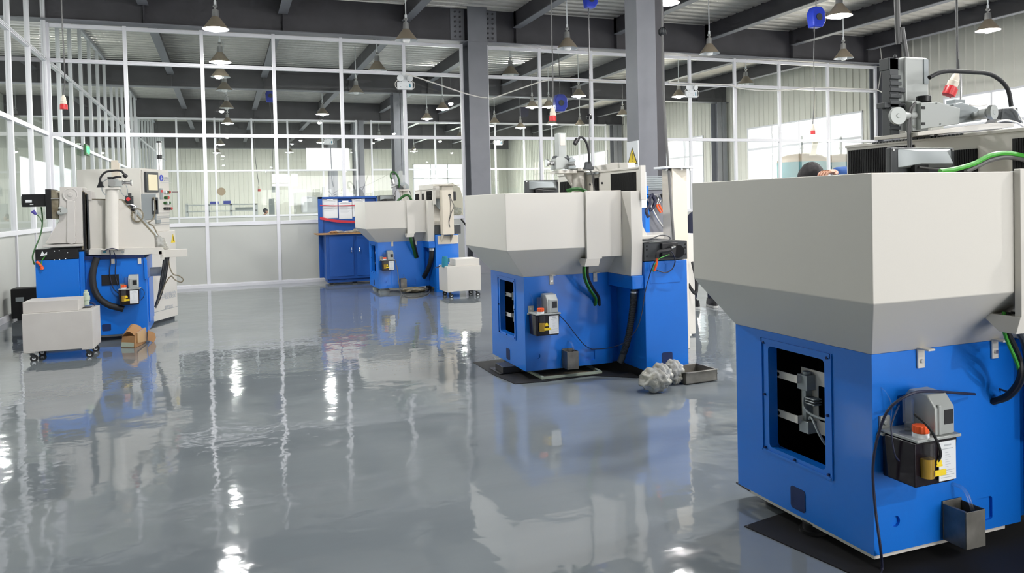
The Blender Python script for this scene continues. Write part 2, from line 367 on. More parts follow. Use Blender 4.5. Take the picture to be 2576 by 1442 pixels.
# ---- wall behind the photographer, with a gate opening added for frontal fill
b = MB(); ribbed_y(b, Y0, -7.6, 3, 0, ZD, 1, .5); ribbed_y(b, Y0, 11, XR, 0, ZD, 1, .5); ribbed_y(b, Y0, 3, 3.9, 3.1, ZD, 1, .5); ribbed_y(b, Y0, 6.1, 11, 3.1, ZD, 1, .5); ribbed_y(b, Y0, 3.9, 6.1, 3.1, 3.4, 1, .5); ribbed_y(b, Y0, 3.9, 6.1, 4.5, ZD, 1, .5); ST(b, 'wall_front', 'ribbed')
# ---- outer wall of the corridor on the left
b = MB()
for (a, c_) in ((Y0, 7), (17, 21), (31, 34), (45, Y1)): b.box((-7.25, a, 0), (-7.15, c_, ZD))
for (a, c_) in ((7, 17), (21, 31), (34, 45)): b.box((-7.25, a, 0), (-7.15, c_, 2.1)); b.box((-7.25, a, 3.7), (-7.15, c_, ZD))  # last opening added to let light into the far room
ST(b, 'wall_left', 'plaster')
# ---- glazed partitions. one window object per bay: frame with its pane as a part
def bay_y(n, x0, x1, y, zs, top, low=True, mw=.065, dp=.07, right_post=True):
    f = MB(); h = dp/2
    f.box((x0-mw/2, y-h, 0), (x0+mw/2, y+h, top))
    if right_post: f.box((x1-mw/2, y-h, 0), (x1+mw/2, y+h, top))
    for z in zs+[top-.05]: f.box((x0+mw/2, y-h, z-.035), (x1-mw/2, y+h, z+.035))
    f.box((x0+mw/2, y-h-.012, zs[-1]+.006), (x1-mw/2, y-h, zs[-1]+.018)); f.box((x0+mw/2, y-h-.012, zs[-1]-.02), (x1-mw/2, y-h, zs[-1]-.008))
    f.box((x0+mw/2, y-h, 0), (x1-mw/2, y+h, .07))
    o = ST(f, 'window_%d' % n, 'frame', bevel=.003, seg=1)
    g = MB(); zz = zs+[top-.05]
    for z0, z1 in zip(zz[:-1], zz[1:]): g.box((x0+mw/2, y-.004, z0+.03), (x1-mw/2, y+.004, z1-.03))
    g.build('pane', 'glass', o)
    return o
XS1 = [-2.90, -1.6475, -.3245, .992, 2.303, 3.602, 4.86]; XS2 = [5.43, 6.672, 7.956, 9.25, 10.596, 11.897, 13.246, 14.797, 16.41]
n = 1; RZ = [ZS, Z2, Z3]
for XS in (XS1, XS2):
    for i in range(len(XS)-1):
        bay_y(n, XS[i], XS[i+1], YB, RZ, ZT, right_post=(i == len(XS)-2)); n += 1
lo = MB()
for XS in (XS1, XS2):
    for a, c_ in zip(XS[:-1], XS[1:]): lo.box((a+.03, YB-.015, .06), (c_-.03, YB+.015, ZS-.03))
ST(lo, 'wall_partition', 'panel')
XS3 = [-2.9+1.315*i for i in range(7)]
XS4 = [5.6+1.315*i for i in range(9)]
m_ = 40
for XS in (XS3[:7], XS4):
    for i in range(len(XS)-1): bay_y(m_, XS[i], XS[i+1], 31.4, [ZS, Z2+.03, 4.28], ZT, right_post=(i == len(XS)-2)); m_ += 1
lo = MB()
for XS in (XS3, XS4):
    for a, c_ in zip(XS[:-1], XS[1:]): lo.box((a+.03, 31.385, .06), (c_-.03, 31.415, ZS-.03))
ST(lo, 'wall_rear_partition', 'panel')
# left glazed wall, its posts running up to the deck
YS = [13.54+1.275*i for i in range(-6, 27)]
for k in range(len(YS)-1):
    y0, y1 = YS[k], YS[k+1]; f = MB(); x = XL; h = .035
    f.box((x-.03, y0-h, 0), (x+.04, y0+h, 5.7))
    for z in (ZS, Z2, Z3): f.box((x-.03, y0+h, z-.035), (x+.04, y1-h, z+.035))
    f.box((x+.04, y0+h, Z3+.008), (x+.052, y1-h, Z3+.02)); f.box((x+.04, y0+h, Z3-.02), (x+.052, y1-h, Z3-.008))
    f.box((x-.03, y0+h, 0), (x+.04, y1-h, .07)); f.box((x-.03, y0+h, 5.62), (x+.04, y1-h, 5.7))
    o = ST(f, 'window_%d' % (60+k), 'frame', bevel=.003, seg=1); g = MB()
    for z0, z1 in ((ZS, Z2), (Z2, Z3), (Z3, 5.66)): g.box((x-.004, y0+h, z0+.03), (x+.004, y1-h, z1-.03))
    g.build('pane', 'glass', o)
lo = MB()
for a, c_ in zip(YS[:-1], YS[1:]): lo.box((XL-.015, a+.03, .06), (XL+.015, c_-.03, ZS-.03))
ST(lo, 'wall_left_partition', 'panel')
ST(MB().box((XL+.04, 5.9, 0), (XL+.075, YB-.04, .085)), 'baseboard_left', 'frame')
ST(MB().box((XL+.05, YB-.07, 0), (4.9, YB-.035, .05)), 'baseboard_back', 'frame')

# ================================================================== lamps
def lamp_proto(x, y, z, on, label, group):
    """z = height of the shade's rim"""
    t = thing('pendant_lamp', (x, y, z), label, 'lamp', group)
    MB().cyl((x, y, z+.42), (x, y, ZD+.02), .011, n=8).cyl((x, y, z+.40), (x, y, z+.46), .022, n=10).build('rod', 'lamp_inside', t)
    MB().lathe([(.012, .40), (.035, .395), (.038, .37), (.016, .355), (.016, .33), (.052, .315), (.060, .20), (.066, .185), (.03, .18)], (x, y, z), n=20).build('neck', 'alu', t)
    b = MB(); vs = []
    n_ = 32; pr = [(.060, .20), (.085, .165), (.13, .105), (.175, .045), (.205, 0), (.198, .002), (.168, .043), (.122, .10), (.078, .155), (.052, .185)]
    L = [[(x+r*cos(2*pi*i/n_), y+r*sin(2*pi*i/n_), z+h) for i in range(n_)] for r, h in pr]
    b.loft(L[:5], 0, caps=False); b.loft(L[4:], 1, caps=False); b.build('lamp_shade', ['lamp_shade', 'lamp_inside'], t)
    MB().lathe([(.02, .23), (.04, .18), (.06, .11), (.074, .07), (.066, .03), (.04, .005), (.008, 0)], (x, y, z-.045), n=16).build('bulb', 'bulb_on' if on else 'bulb_off', t)
    return t
LAMPS = [  # x, y, lit, where
 (-.05, 13.7, 1, 'lit white pendant lamp in front of the partition, at the far left of the room'),
 (3.13, 13.78, 0, 'unlit pendant lamp with brown shade, directly left of the dark splice column'),
 (6.27, 13.73, 0, 'unlit pendant lamp with brown shade between the hanging red plug and the blue hoist'),
 (9.34, 13.5, 0, 'unlit pendant lamp with brown shade, first to the right of the big grey column'),
 (12.58, 13.25, 0, 'unlit pendant lamp with brown shade nearest the right end of the glass partition'),
 (9.56, 10.15, 1, 'glaring lit pendant lamp hanging beside the blue hoist under the deck'),
 (13.15, 10.3, 1, 'glaring lit pendant lamp in front of the ribbed white wall at upper right'),
 (6.30, 10.2, 1, 'lit pendant lamp at the top edge, just right of the grey column'),
 (0, 16.75, 1, 'lit pendant lamp just behind the partition, below the brightest one on the left'),
 (0, 18.6, 0, 'dim unlit pendant lamp behind the glass, topmost of the hanging row on the left'),
 (.08, 20.7, 0, 'dim unlit pendant lamp behind the glass, second of the hanging row on the left'),
 (.14, 24.25, 0, 'dim unlit pendant lamp behind the glass, third of the hanging row on the left'),
 (.18, 28.6, 1, 'lit pendant lamp behind the glass at the bottom of the left row'),
 (3.2, 17.0, 0, 'unlit pendant lamp behind the upper panes, left of the emergency light'),
 (3.29, 20.5, 0, 'unlit pendant lamp behind the glass, lower left of the emergency light'),
 (3.0, 25.4, 1, 'lit pendant lamp behind the glass, above the white glare on the far wall'),
 (6.4, 23.4, 1, 'lit pendant lamp behind the pane left of the dark splice column'),
 (6.6, 26.2, 1, 'small lit pendant lamp behind the glass, lower left of its brighter neighbour'),
 (6.26, 16.9, 0, 'unlit pendant lamp behind the upper pane right of the dark splice column'),
 (9.4, 19.9, 1, 'lit pendant lamp behind the glass to the left of the hanging cord'),
 (12.35, 19.4, 1, 'lit pendant lamp behind the glass beside the right emergency light'),
 (12.8, 16.9, 0, 'unlit pendant lamp behind the upper panes of the right bay'),
 (9.03, 22.5, 1, 'lit pendant lamp behind the glass, left one of a close pair'),
 (9.5, 22.3, 1, 'lit pendant lamp behind the glass, right one of a close pair'),
 (12.97, 27.4, 0, 'small unlit pendant lamp far back behind the glass, right of the red plug'),
 (11.0, 28.7, 1, 'small lit pendant lamp far back, above the microscope head'),
 (11.7, 27.2, 1, 'lit pendant lamp directly below the hanging red plug'),
 (13.0, 24.0, 0, 'unlit pendant lamp behind the glass, just left of the big grey column'),
 (9.4, 27.2, 0, 'faint unlit pendant lamp behind the glass, right of the dark splice column'),
 (-.3, 43.5, 1, 'lit pendant lamp far back in the rear room above the signal light'),
 (-.1, 38, 1, 'lit pendant lamp in the rear room above the round disc'),
 (4.2, 36.5, 1, 'lit pendant lamp in front of the glaring far wall of the rear room'),
 (8.0, 38, 1, 'small lit pendant lamp in the rear room by the far column'),
 (3.3, 43, 1, 'small lit pendant lamp against the far wall, left of the white glare'), (6.7, 43, 1, 'small lit pendant lamp against the far wall beside the far column'), (9.8, 42, 1, 'small lit pendant lamp at the far end, left of the dark splice column'), (6.5, 34.5, 1, 'lit pendant lamp just behind the rear partition, left of the emergency light'),
 (9.8, 33, 1, 'lit pendant lamp behind the rear partition, right of the dark splice column'), (3.2, 4.3, 1, None), (0, 7.2, 1, None), (6.5, 4.2, 1, None), (6.6, .5, 1, None), (9.6, 4.2, 1, None), (9.5, -3, 1, None), (3.2, -3, 1, None), (-5.2, 10, 1, None), (-5.2, 22, 1, None)]  # of the unlabelled unseen lamps, the middle machine's left one is added fill
first = None
for i, (x, y, on, lb) in enumerate(LAMPS):
    key = 'on' if on else 'off'
    grp = 'pendant lamps under the steel deck'
    lb = lb or 'lit pendant lamp overhead, outside the view of the photo'
    if first is None: first = {}
    if key not in first: first[key] = lamp_proto(x, y, 4.45, on, lb, grp)
    else:
        c = copy_tree(first[key], (x, y, 4.45)); c['label'] = lb
# ================================================================== the shielded grinding machines
def rrect(cx, cy, w_, h_, r, n=5):      # rounded rectangle outline (2D), counter-clockwise
    out = []
    for (sx, sy, a0) in ((1, 1, 0), (-1, 1, 90), (-1, -1, 180), (1, -1, 270)):
        for i in range(n+1):
            a = radians(a0+90*i/n); out.append((cx+sx*(w_/2-r)+r*cos(a), cy+sy*(h_/2-r)+r*sin(a)))
    return out
def plate_with_hole(b, face, hole, plane, at, th, m=0):
    """a plate (rectangle 'face' x0,y0,x1,y1) with a rounded opening; plane 'x' or 'y'; at = outer coordinate, th = thickness inwards"""
    x0, y0, x1, y1 = face; h = rrect(*hole); N = len(h); cx, cy = hole[0], hole[1]
    out = []
    for (px, py) in h:      # each hole point pushed out to the rectangle's rim
        dx, dy = px-cx, py-cy; s = 1e9
        if dx > 1e-9: s = min(s, (x1-cx)/dx)
        if dx < -1e-9: s = min(s, (x0-cx)/dx)
        if dy > 1e-9: s = min(s, (y1-cy)/dy)
        if dy < -1e-9: s = min(s, (y0-cy)/dy)
        out.append((cx+dx*s, cy+dy*s))
    # exact corners
    for c in ((x0, y0), (x1, y0), (x1, y1), (x0, y1)):
        k = min(range(N), key=lambda i: (out[i][0]-c[0])**2+(out[i][1]-c[1])**2); out[k] = c
    T = (lambda p, d: (at+d, p[0], p[1])) if plane == 'x' else (lambda p, d: (p[0], at+d, p[1]))
    vs = [T(p, 0) for p in out]+[T(p, 0) for p in h]+[T(p, th) for p in h]+[T(p, th) for p in out]; fs = []
    for i in range(N):
        j = (i+1) % N
        for a, c in ((0, 1), (1, 2), (2, 3), (3, 0)): fs.append((a*N+i, a*N+j, c*N+j, c*N+i))
    if plane == 'x': fs = [f[::-1] for f in fs]
    b.add(vs, fs, m)
def lubricator(root, x, y, z, bodyname='oil_lubricator'):
    """pump bolted to the body; x left edge, y face plane, z of the carrier plate"""
    p = MB().box((x, y-.185, z), (x+.225, y-.004, z+.012)).box((x, y-.012, z), (x+.05, y, z+.06)).box((x-.01, y-.03, z-.012), (x+.04, y-.004, z+.0))
    p.cyl((x+.02, y-.02, z+.035), (x+.02, y-.012, z+.035), .010, n=10)
    L = p.build(bodyname, 'head_grey', root, bevel=.003)
    h = MB(); xa, xb = x+.105, x+.205; zz = z+.012
    h.ext([(xa, y-.03, zz), (xa, y-.172, zz), (xa, y-.172, zz+.105), (xa, y-.135, zz+.150), (xa, y-.05, zz+.155), (xa, y-.03, zz+.13)], (xb-xa, 0, 0))
    h.box((xa+.012, y-.178, zz+.002), (xa+.03, y-.165, zz+.118)); h.build('pump_housing', 'head_grey', L, bevel=.008, seg=3)
    MB().box((xa+.045, y-.1735, zz+.04), (xb-.01, y-.1715, zz+.095)).build('dial_window', 'black', L)
    r = MB(); r.ext([(x+.008, y-.165, z-.175), (x+.21, y-.165, z-.175), (x+.218, y-.172, z-.002), (x, y-.172, z-.002)], (0, .155, 0)); r.build('reservoir', 'tank_oil', L, bevel=.006)
    c = MB(); c.cyl((x+.055, y-.150, z+.012), (x+.055, y-.150, z+.028), .030, n=24).build('filler_neck', 'paper', L)
    b = MB(); pts = []
    for i in range(24):
        rr = .031 if i % 2 else .027; pts.append((x+.055+rr*cos(2*pi*i/24), y-.150+rr*sin(2*pi*i/24), z+.028))
    b.ext(pts, (0, 0, .028)); b.build('filler_cap', 'orange', L, bevel=.003)
    MB().cyl((x+.055, y-.178, z-.004), (x+.055, y-.178, z-.062), .026, n=20).build('filler_strainer', 'clear', L)
    MB().cyl((x+.055, y-.178, z-.062), (x+.055, y-.178, z-.135), .0265, .024, n=20).build('oil_cup', 'amber', L)
    g = MB().cyl((x+.075, y-.075, z+.012), (x+.075, y-.075, z+.045), .014, n=14).cyl((x+.075, y-.075, z+.045), (x+.075, y-.075, z+.135), .020, n=16); g.build('sight_tube', 'clear', L)
    lb = MB().box((x+.118, y-.1755, z-.162), (x+.205, y-.1725, z-.012)); o = lb.build('instruction_label', 'paper', L)
    t = MB()
    t.box((x+.145, y-.1762, z-.03), (x+.18, y-.1757, z-.024)); t.box((x+.135, y-.1762, z-.042), (x+.19, y-.1757, z-.039))
    for i in range(7): t.box((x+.15, y-.1762, z-.055-i*.009), (x+.165+.006*(i % 3), y-.1757, z-.0565-i*.009))
    for i in range(4): t.box((x+.127, y-.1762, z-.122-i*.009), (x+.195-.01*(i % 2), y-.1757, z-.1245-i*.009))
    t.build('label_print', 'ink_pale', L)
    yl = MB().box((x+.062, y-.207, z-.125), (x+.118, y-.204, z-.103)); yl.lathe([(.001, -.001), (.013, -.001), (.013, .002), (.001, .002)], (x+.085, y-.205, z-.075), (0, 1, 0), n=10)
    yl.box((x+.07, y-.207, z-.09), (x+.1, y-.204, z-.083)); yl.build('yellow_tag', 'yellow', L)
    MB().tube([(x+.028, y-.03, z+.03), (x+.034, y-.035, z+.10), (x+.025, y-.02, z+.15), (x+.012, y+.004, z+.175)], .0022, n=6).build('oil_line', 'clear', L)
    return L
def grinder(ox, oy, label, group='blue grinding machines with white splash trays', holes=True, C=False, A=False):
    root = thing('grinding_machine', (ox, oy, 0), label, 'grinding machine', group)
    P = lambda x, y, z: (ox+x, oy+y, z)
    # ---- blue welded body
    b = MB(); zb, zt = .07, .87
    plate_with_hole(b, (oy, zb, oy+.87, zt), (oy+.443, .565, .365, .475, .02), 'x', ox, .05)                   # left cheek with its access opening
    b.box(P(.05, .0, zt-.03), P(.9, .87, zt)); b.box(P(.05, .82, zb), P(.9, .87, zt-.03)); b.box(P(.05, .05, zb), P(.9, .82, zb+.03))
    b.box(P(.05, .012, zb), P(.8, .03, zt-.03)); b.box(P(.05, 0, zb), P(.8, .012, zt-.03)) if not holes else None
    if holes:   # front cheek: round hole and lifting pocket
        plate_with_hole(b, (ox+.05, zb, ox+.35, .31), (ox+.113, .19, .045, .045, .0224), 'y', oy, .012)
        plate_with_hole(b, (ox+.35, zb, ox+.8, .31), (ox+.60, .16, .10, .10, .012), 'y', oy, .012)
        b.box(P(.05, 0, .31), P(.8, .012, zt-.03))
    b.box(P(.8, 0, zb), P(.82, .06, zt)); b.box(P(.82, .045, zb), P(.92, .075, zt))
    # flange strip round the access opening
    b.box((ox-.006, oy+.22, .815), (ox, oy+.67, .835)); b.box((ox-.006, oy+.665, .30), (ox, oy+.675, .835)); b.box((ox-.006, oy+.215, .30), (ox, oy+.225, .835)); b.box((ox-.006, oy+.22, .30), (ox, oy+.67, .31))
    body = b.build('body', 'blue', root)
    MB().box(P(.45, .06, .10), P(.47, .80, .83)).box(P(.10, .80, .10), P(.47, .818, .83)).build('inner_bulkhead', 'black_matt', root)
    for k in range(7):
        yy, zz = [(.24, .815), (.65, .815), (.24, .57), (.65, .57), (.24, .318), (.45, .318), (.65, .318)][k]
        MB().cyl(P(-.009, yy, zz), P(0, yy, zz), .006, n=8).build('screw', 'blue_dark', body)
    pk = MB().box(P(.012, .34, .09), P(.03, .52, .20)).box(P(.54, .03, .10), P(.66, .045, .22)); pk.build('pocket', 'blue_dark', root)
    # lifting pocket frame on the left cheek (dark recess)
    q = MB(); q.ext([(ox-.002, y_, z_) for (y_, z_) in rrect(oy+.435, .145, .095, .10, .015)], (.004, 0, 0)); q.build('lifting_pocket', 'blue_dark', root)
    # ---- right block
    r = MB(); r.box(P(.9, -.455, .07), P(1.31, .87, .985)); r.box(P(.79, -.44, .76), P(.9, .0, .87))
    rb = r.build('side_block', 'blue', root, bevel=.006)
    q = MB(); q.ext([(x_, oy-.458, z_) for (x_, z_) in rrect(ox+1.10, .165, .10, .10, .015)], (0, .004, 0)); q.build('lifting_pocket', 'blue_dark', root)
    MB().box(P(.95, -.459, .80), P(1.24, -.455, .96)).build('cover_plate', 'blue', root, bevel=.002)
    # ---- white splash tray
    z0, z1, z2 = .87, 1.114, 1.576; i_ = .018
    lo_ = [(0, 0), (.79, 0), (.79, -.42), (.895, -.42), (.895, .87), (0, .87)]
    up_ = [(-.24, -.25), (.79, -.25), (.79, -.44), (.895, -.44), (.895, .87), (-.24, .87)]
    inn = [(-.22, -.23), (.805, -.23), (.81, -.42), (.875, -.42), (.875, .85), (-.22, .85)]
    inl = [(.02, .02), (.805, .02), (.81, -.40), (.875, -.40), (.875, .85), (.02, .85)]
    mk = lambda l, z: [Vector(P(x, y, z)) for x, y in l]
    t = MB(); t.loft([mk(lo_, z0), mk(up_, z1), mk(up_, z2), mk(inn, z2), mk(inn, z1), mk(inl, z0+.02)]); tr = t.build('splash_tray', 'white', root, bevel=.004, angle=20)
    cv = MB(); cv.ext([P(.46, -.25, 1.585), P(.79, -.25, 1.585), P(.79, -.25, 1.03), P(.60, -.25, 1.03), P(.60, -.25, 1.015), P(.46, -.25, 1.015)], (0, -.028, 0)); cv.build('cable_cover', 'white', tr, bevel=.003)
    sp = MB(); sp.ext([P(.455, -.278, 1.02), P(.455, -.10, 1.02), P(.44, -.20, .955), P(.44, -.27, .955)], (.13, 0, 0)); sp.build('cable_spout', 'white', tr, bevel=.002)
    for bx in (.25, .665):
        k = MB().box(P(bx-.018, -.010, .795), P(bx+.018, -.001, .875)).box(P(bx-.018, -.06, .872), P(bx+.018, -.001, .88)); bo = k.build('bracket', 'white', root, bevel=.002)
        MB().cyl(P(bx, -.018, .825), P(bx, -.010, .825), .009, n=6).build('bolt', 'alu', bo)
    # ---- inside the access opening: white plate on two strips with valve blocks
    if not A:
        m_ = MB().box(P(.16, .42, .47), P(.166, .82, .50)) if False else MB()
        plate_with_hole(m_, (oy+.24, .42, oy+.555, .705), (oy+.385, .56, .12, .16, .008), 'x', ox+.13, .004)
        m_.box(P(.06, .50, .645), P(.066, .665, .68)).box(P(.06, .50, .46), P(.066, .665, .495)).box(P(.062, .50, .645), P(.134, .506, .68)).box(P(.062, .50, .46), P(.134, .506, .495))
        pl = m_.build('valve_plate', 'white', root, bevel=.001)
        for zz in (.663, .478): MB().cyl(P(.057, .63, zz), P(.061, .63, zz), .009, n=12).build('strip_hole', 'black', pl)
        v = MB().box(P(.08, .46, .615), P(.13, .525, .685)).box(P(.09, .48, .47), P(.13, .505, .62)).box(P(.08, .455, .42), P(.13, .515, .475)).cyl(P(.105, .49, .684), P(.105, .49, .70), .018, n=12)
        for k in range(3): v.box(P(.085, .42, .555+k*.012), P(.13, .485, .561+k*.012))
        v.build('valve_block', 'machine_grey', pl, bevel=.003)
        MB().tube([P(.10, .50, .60), P(.08, .48, .54), P(.08, .42, .515), P(.10, .30, .51), P(.11, .24, .515)], .006).build('air_hose', 'machine_grey', pl)
        MB().tube([P(.09, .46, .49), P(.08, .43, .50), P(.07, .37, .44), P(.09, .34, .40), P(.11, .30, .46), P(.12, .26, .53)], .006).build('air_hose', 'machine_grey', pl)
    else:
        m_ = MB().box(P(.06, .50, .645), P(.066, .62, .68)).box(P(.06, .50, .46), P(.066, .62, .495)); m_.build('valve_plate', 'white', root)
    lubricator(root, ox+.03, oy, .565)
    return root
# feet, coolant box, cables and hoses differ a little between the machines
def machine_feet(root, ox, oy):
    for (fx, fy) in ((.05, .40), (.12, .72), (.75, .72), (1.1, -.25), (1.1, .7)):
        b = MB().cyl((ox+fx, oy+fy, .006), (ox+fx, oy+fy, .02), .06, n=20).cyl((ox+fx, oy+fy, .02), (ox+fx, oy+fy, .05), .045, n=20).cyl((ox+fx, oy+fy, .05), (ox+fx, oy+fy, .08), .015, n=10)
        b.build('levelling_foot', 'black', root)
def coolant_box(root, ox, oy, x=.335, m='steel_box'):
    b = MB(); x0, x1, y0, y1, z0, z1 = ox+x, ox+x+.105, oy-.115, oy-.004, .075, .225; t = .004
    b.box((x0, y0, z0), (x1, y0+t, z1)).box((x0, y1-t, z0), (x1, y1, z1+.01)).box((x0, y0+t, z0), (x0+t, y1-t, z1)).box((x1-t, y0+t, z0), (x1, y1-t, z1)).box((x0+t, y0+t, z0), (x1-t, y1-t, z0+t))
    b.box((x0+.01, y0+.03, z1-.02), (x0+.04, y1-.02, z1-.012))
    o = b.build('oil_catch_box', m, root, bevel=.002)
    MB().tube([(x0+.06, oy+.02, z1+.07), (x0+.07, oy-.05, z1+.06), (x0+.085, oy-.08, z1-.03)], .008).build('drip_pipe', 'clear', o)
def cable_drop(root, paths):
    for pts, r, m in paths: MB().tube([U(x, y, Y=Y) for x, y, Y in pts], r, k=8).build('cable', m, root)
def worklight(root, x0, y0, x1, y1, Y, dY):
    """grey flood lamp box seen from behind; given by its picture corners on the plane Y"""
    a, c = U(x0, y1, Y=Y), U(x1, y0, Y=Y); xa, xb, za, zb = a.x, c.x, a.z, c.z; w_, h_ = xb-xa, zb-za
    b = MB().box((xa, Y, za-.03), (xb, Y+dY, zb)); wl = b.build('work_light', 'charcoal', root, bevel=.006)
    f = MB(); o = [(xa+.1*w_, Y, zb-.06*h_), (xb-.06*w_, Y, zb-.06*h_), (xb-.06*w_, Y, za+.15*h_), (xa+.1*w_, Y, za+.15*h_)]
    i = [(xa+.33*w_, Y-.03, zb-.16*h_), (xb-.22*w_, Y-.03, zb-.16*h_), (xb-.18*w_, Y-.05, za+.30*h_), (xa+.33*w_, Y-.05, za+.30*h_)]
    f.loft([[Vector(p) for p in o][::-1], [Vector(p) for p in i][::-1]]); f.build('lamp_housing', 'machine_grey', wl, bevel=.004)
    MB().box((xa+.25*w_, Y-.04, za-.02), (xa+.46*w_, Y-.02, za+.26*h_)).build('terminal_box', 'black', wl)
    MB().tube([(xa+.3*w_, Y-.045, za+.16*h_), (xa+.5*w_, Y-.06, za+.08*h_), (xa+.8*w_, Y-.06, za+.02*h_)], .004).build('cord', 'cable_grey', wl)
    for sx in (.04, .96): MB().cyl((xa+sx*w_, Y-.004, zb-.1*h_), (xa+sx*w_, Y, zb-.1*h_), .006, n=8).build('screw', 'alu', wl)
def pxpoly(pts, dv, mb=None, **k):
    mb = mb or MB(); return mb.ext([U(x, y, **k) for x, y in pts], dv)

# ---------------- machine in the middle (B)
BX, BY = 2.34, 6.11
mB = grinder(BX, BY, 'blue grinding machine with white tray in the middle, left of the big grey column')
machine_feet(mB, BX, BY); coolant_box(mB, BX, BY); cable_drop(mB, [([(1474, 650, 5.9), (1468, 672, 5.9), (1470, 700, 5.92), (1482, 728, 5.98), (1496, 750, 6.06), (1496, 768, 6.115)], .011, 'green_dark'), ([(1478, 650, 5.88), (1472, 672, 5.88), (1474, 700, 5.9), (1486, 728, 5.96), (1500, 750, 6.06), (1500, 768, 6.115)], .005, 'green'),
  ([(1485, 650, 5.9), (1478, 672, 5.9), (1480, 700, 5.92), (1492, 726, 5.98), (1506, 748, 6.06), (1508, 768, 6.115)], .012, 'rubber')])
MB().box((BX-.14, BY+.27, .006), (BX+.1, BY+.55, .012)).box((BX-.11, BY+.27, .012), (BX+.06, BY+.48, .066)).build('floor_anchor', 'black', mB, bevel=.003)
def corrugated(root, pts, r, name='drain_hose', m='rubber', rings=True):
    o = MB().tube(pts, r, n=14, k=10).build(name, m, root)
    if rings:
        p = smooth_path(pts, 12); tot = MB()
        for i in range(1, len(p)-1):
            d = (p[i+1]-p[i-1]).normalized(); tot.cyl(p[i]-d*.004, p[i]+d*.004, r*1.13, n=12)
        tot.build('corrugation', 'charcoal', o)
    return o
hz = lambda x, y, X=3.205: U(x, y, X=X)
corrugated(mB, [hz(1596, 724), hz(1594, 745), hz(1590, 790), hz(1580, 850, 3.18), hz(1568, 890, 3.16), hz(1560, 912, 3.14)], .026)
MB().cyl(hz(1596, 726), hz(1596, 718), .033, n=18).cyl(hz(1595, 737), hz(1595, 733), .032, n=18).build('hose_clamp', 'alu', mB)
# guard with two dark windows standing on the tray's right wall
def guard(root, X, wins, y0, y1, zt, slot=None, z0=1.50):
    b = MB().box((X, y0, z0), (X+.03, y1, zt)).box((X-.012, y0, zt-.016), (X+.05, y1, zt)).box((X-.008, y0-.03, z0), (X+.04, y0, zt+.01))
    g = b.build('splash_guard', 'white', root, bevel=.003)
    for (a, c, za, zb) in wins:
        k = MB().box((X-.006, a, za), (X-.001, c, zb)); n = int(abs(c-a)/.012)
        for i in range(n): k.box((X-.008, min(a, c)+.006+i*.012, za), (X-.006, min(a, c)+.010+i*.012, zb))
        k.build('louvre_window', 'black_matt', g)
    return g
gB = guard(mB, 3.22, [(5.73, 6.18, 1.50, 1.735), (6.42, 6.53, 1.50, 1.71), (6.98, 7.3, 1.45, 1.70)], 5.67, 7.35, 1.775)
MB().box((3.19, 6.40, 1.745), (3.215, 6.62, 1.765)).build('hinge', 'machine_grey', gB)
for yy, zz in ((6.35, 1.66), (6.60, 1.655)): MB().cyl((3.208, yy, zz), (3.22, yy, zz), .010, n=10).build('lock', 'charcoal', gB)
MB().ext([U(1490, 434, X=3.4), U(1580, 424, X=3.4), U(1578, 409, X=3.4), U(1534, 409, X=3.4), U(1534, 412, X=3.4), U(1490, 418, X=3.4)], (.08, 0, 0)).build('grinding_head_cover', 'white', mB, bevel=.01)
worklight(mB, 1322, 453, 1405, 482, 6.75, .04)
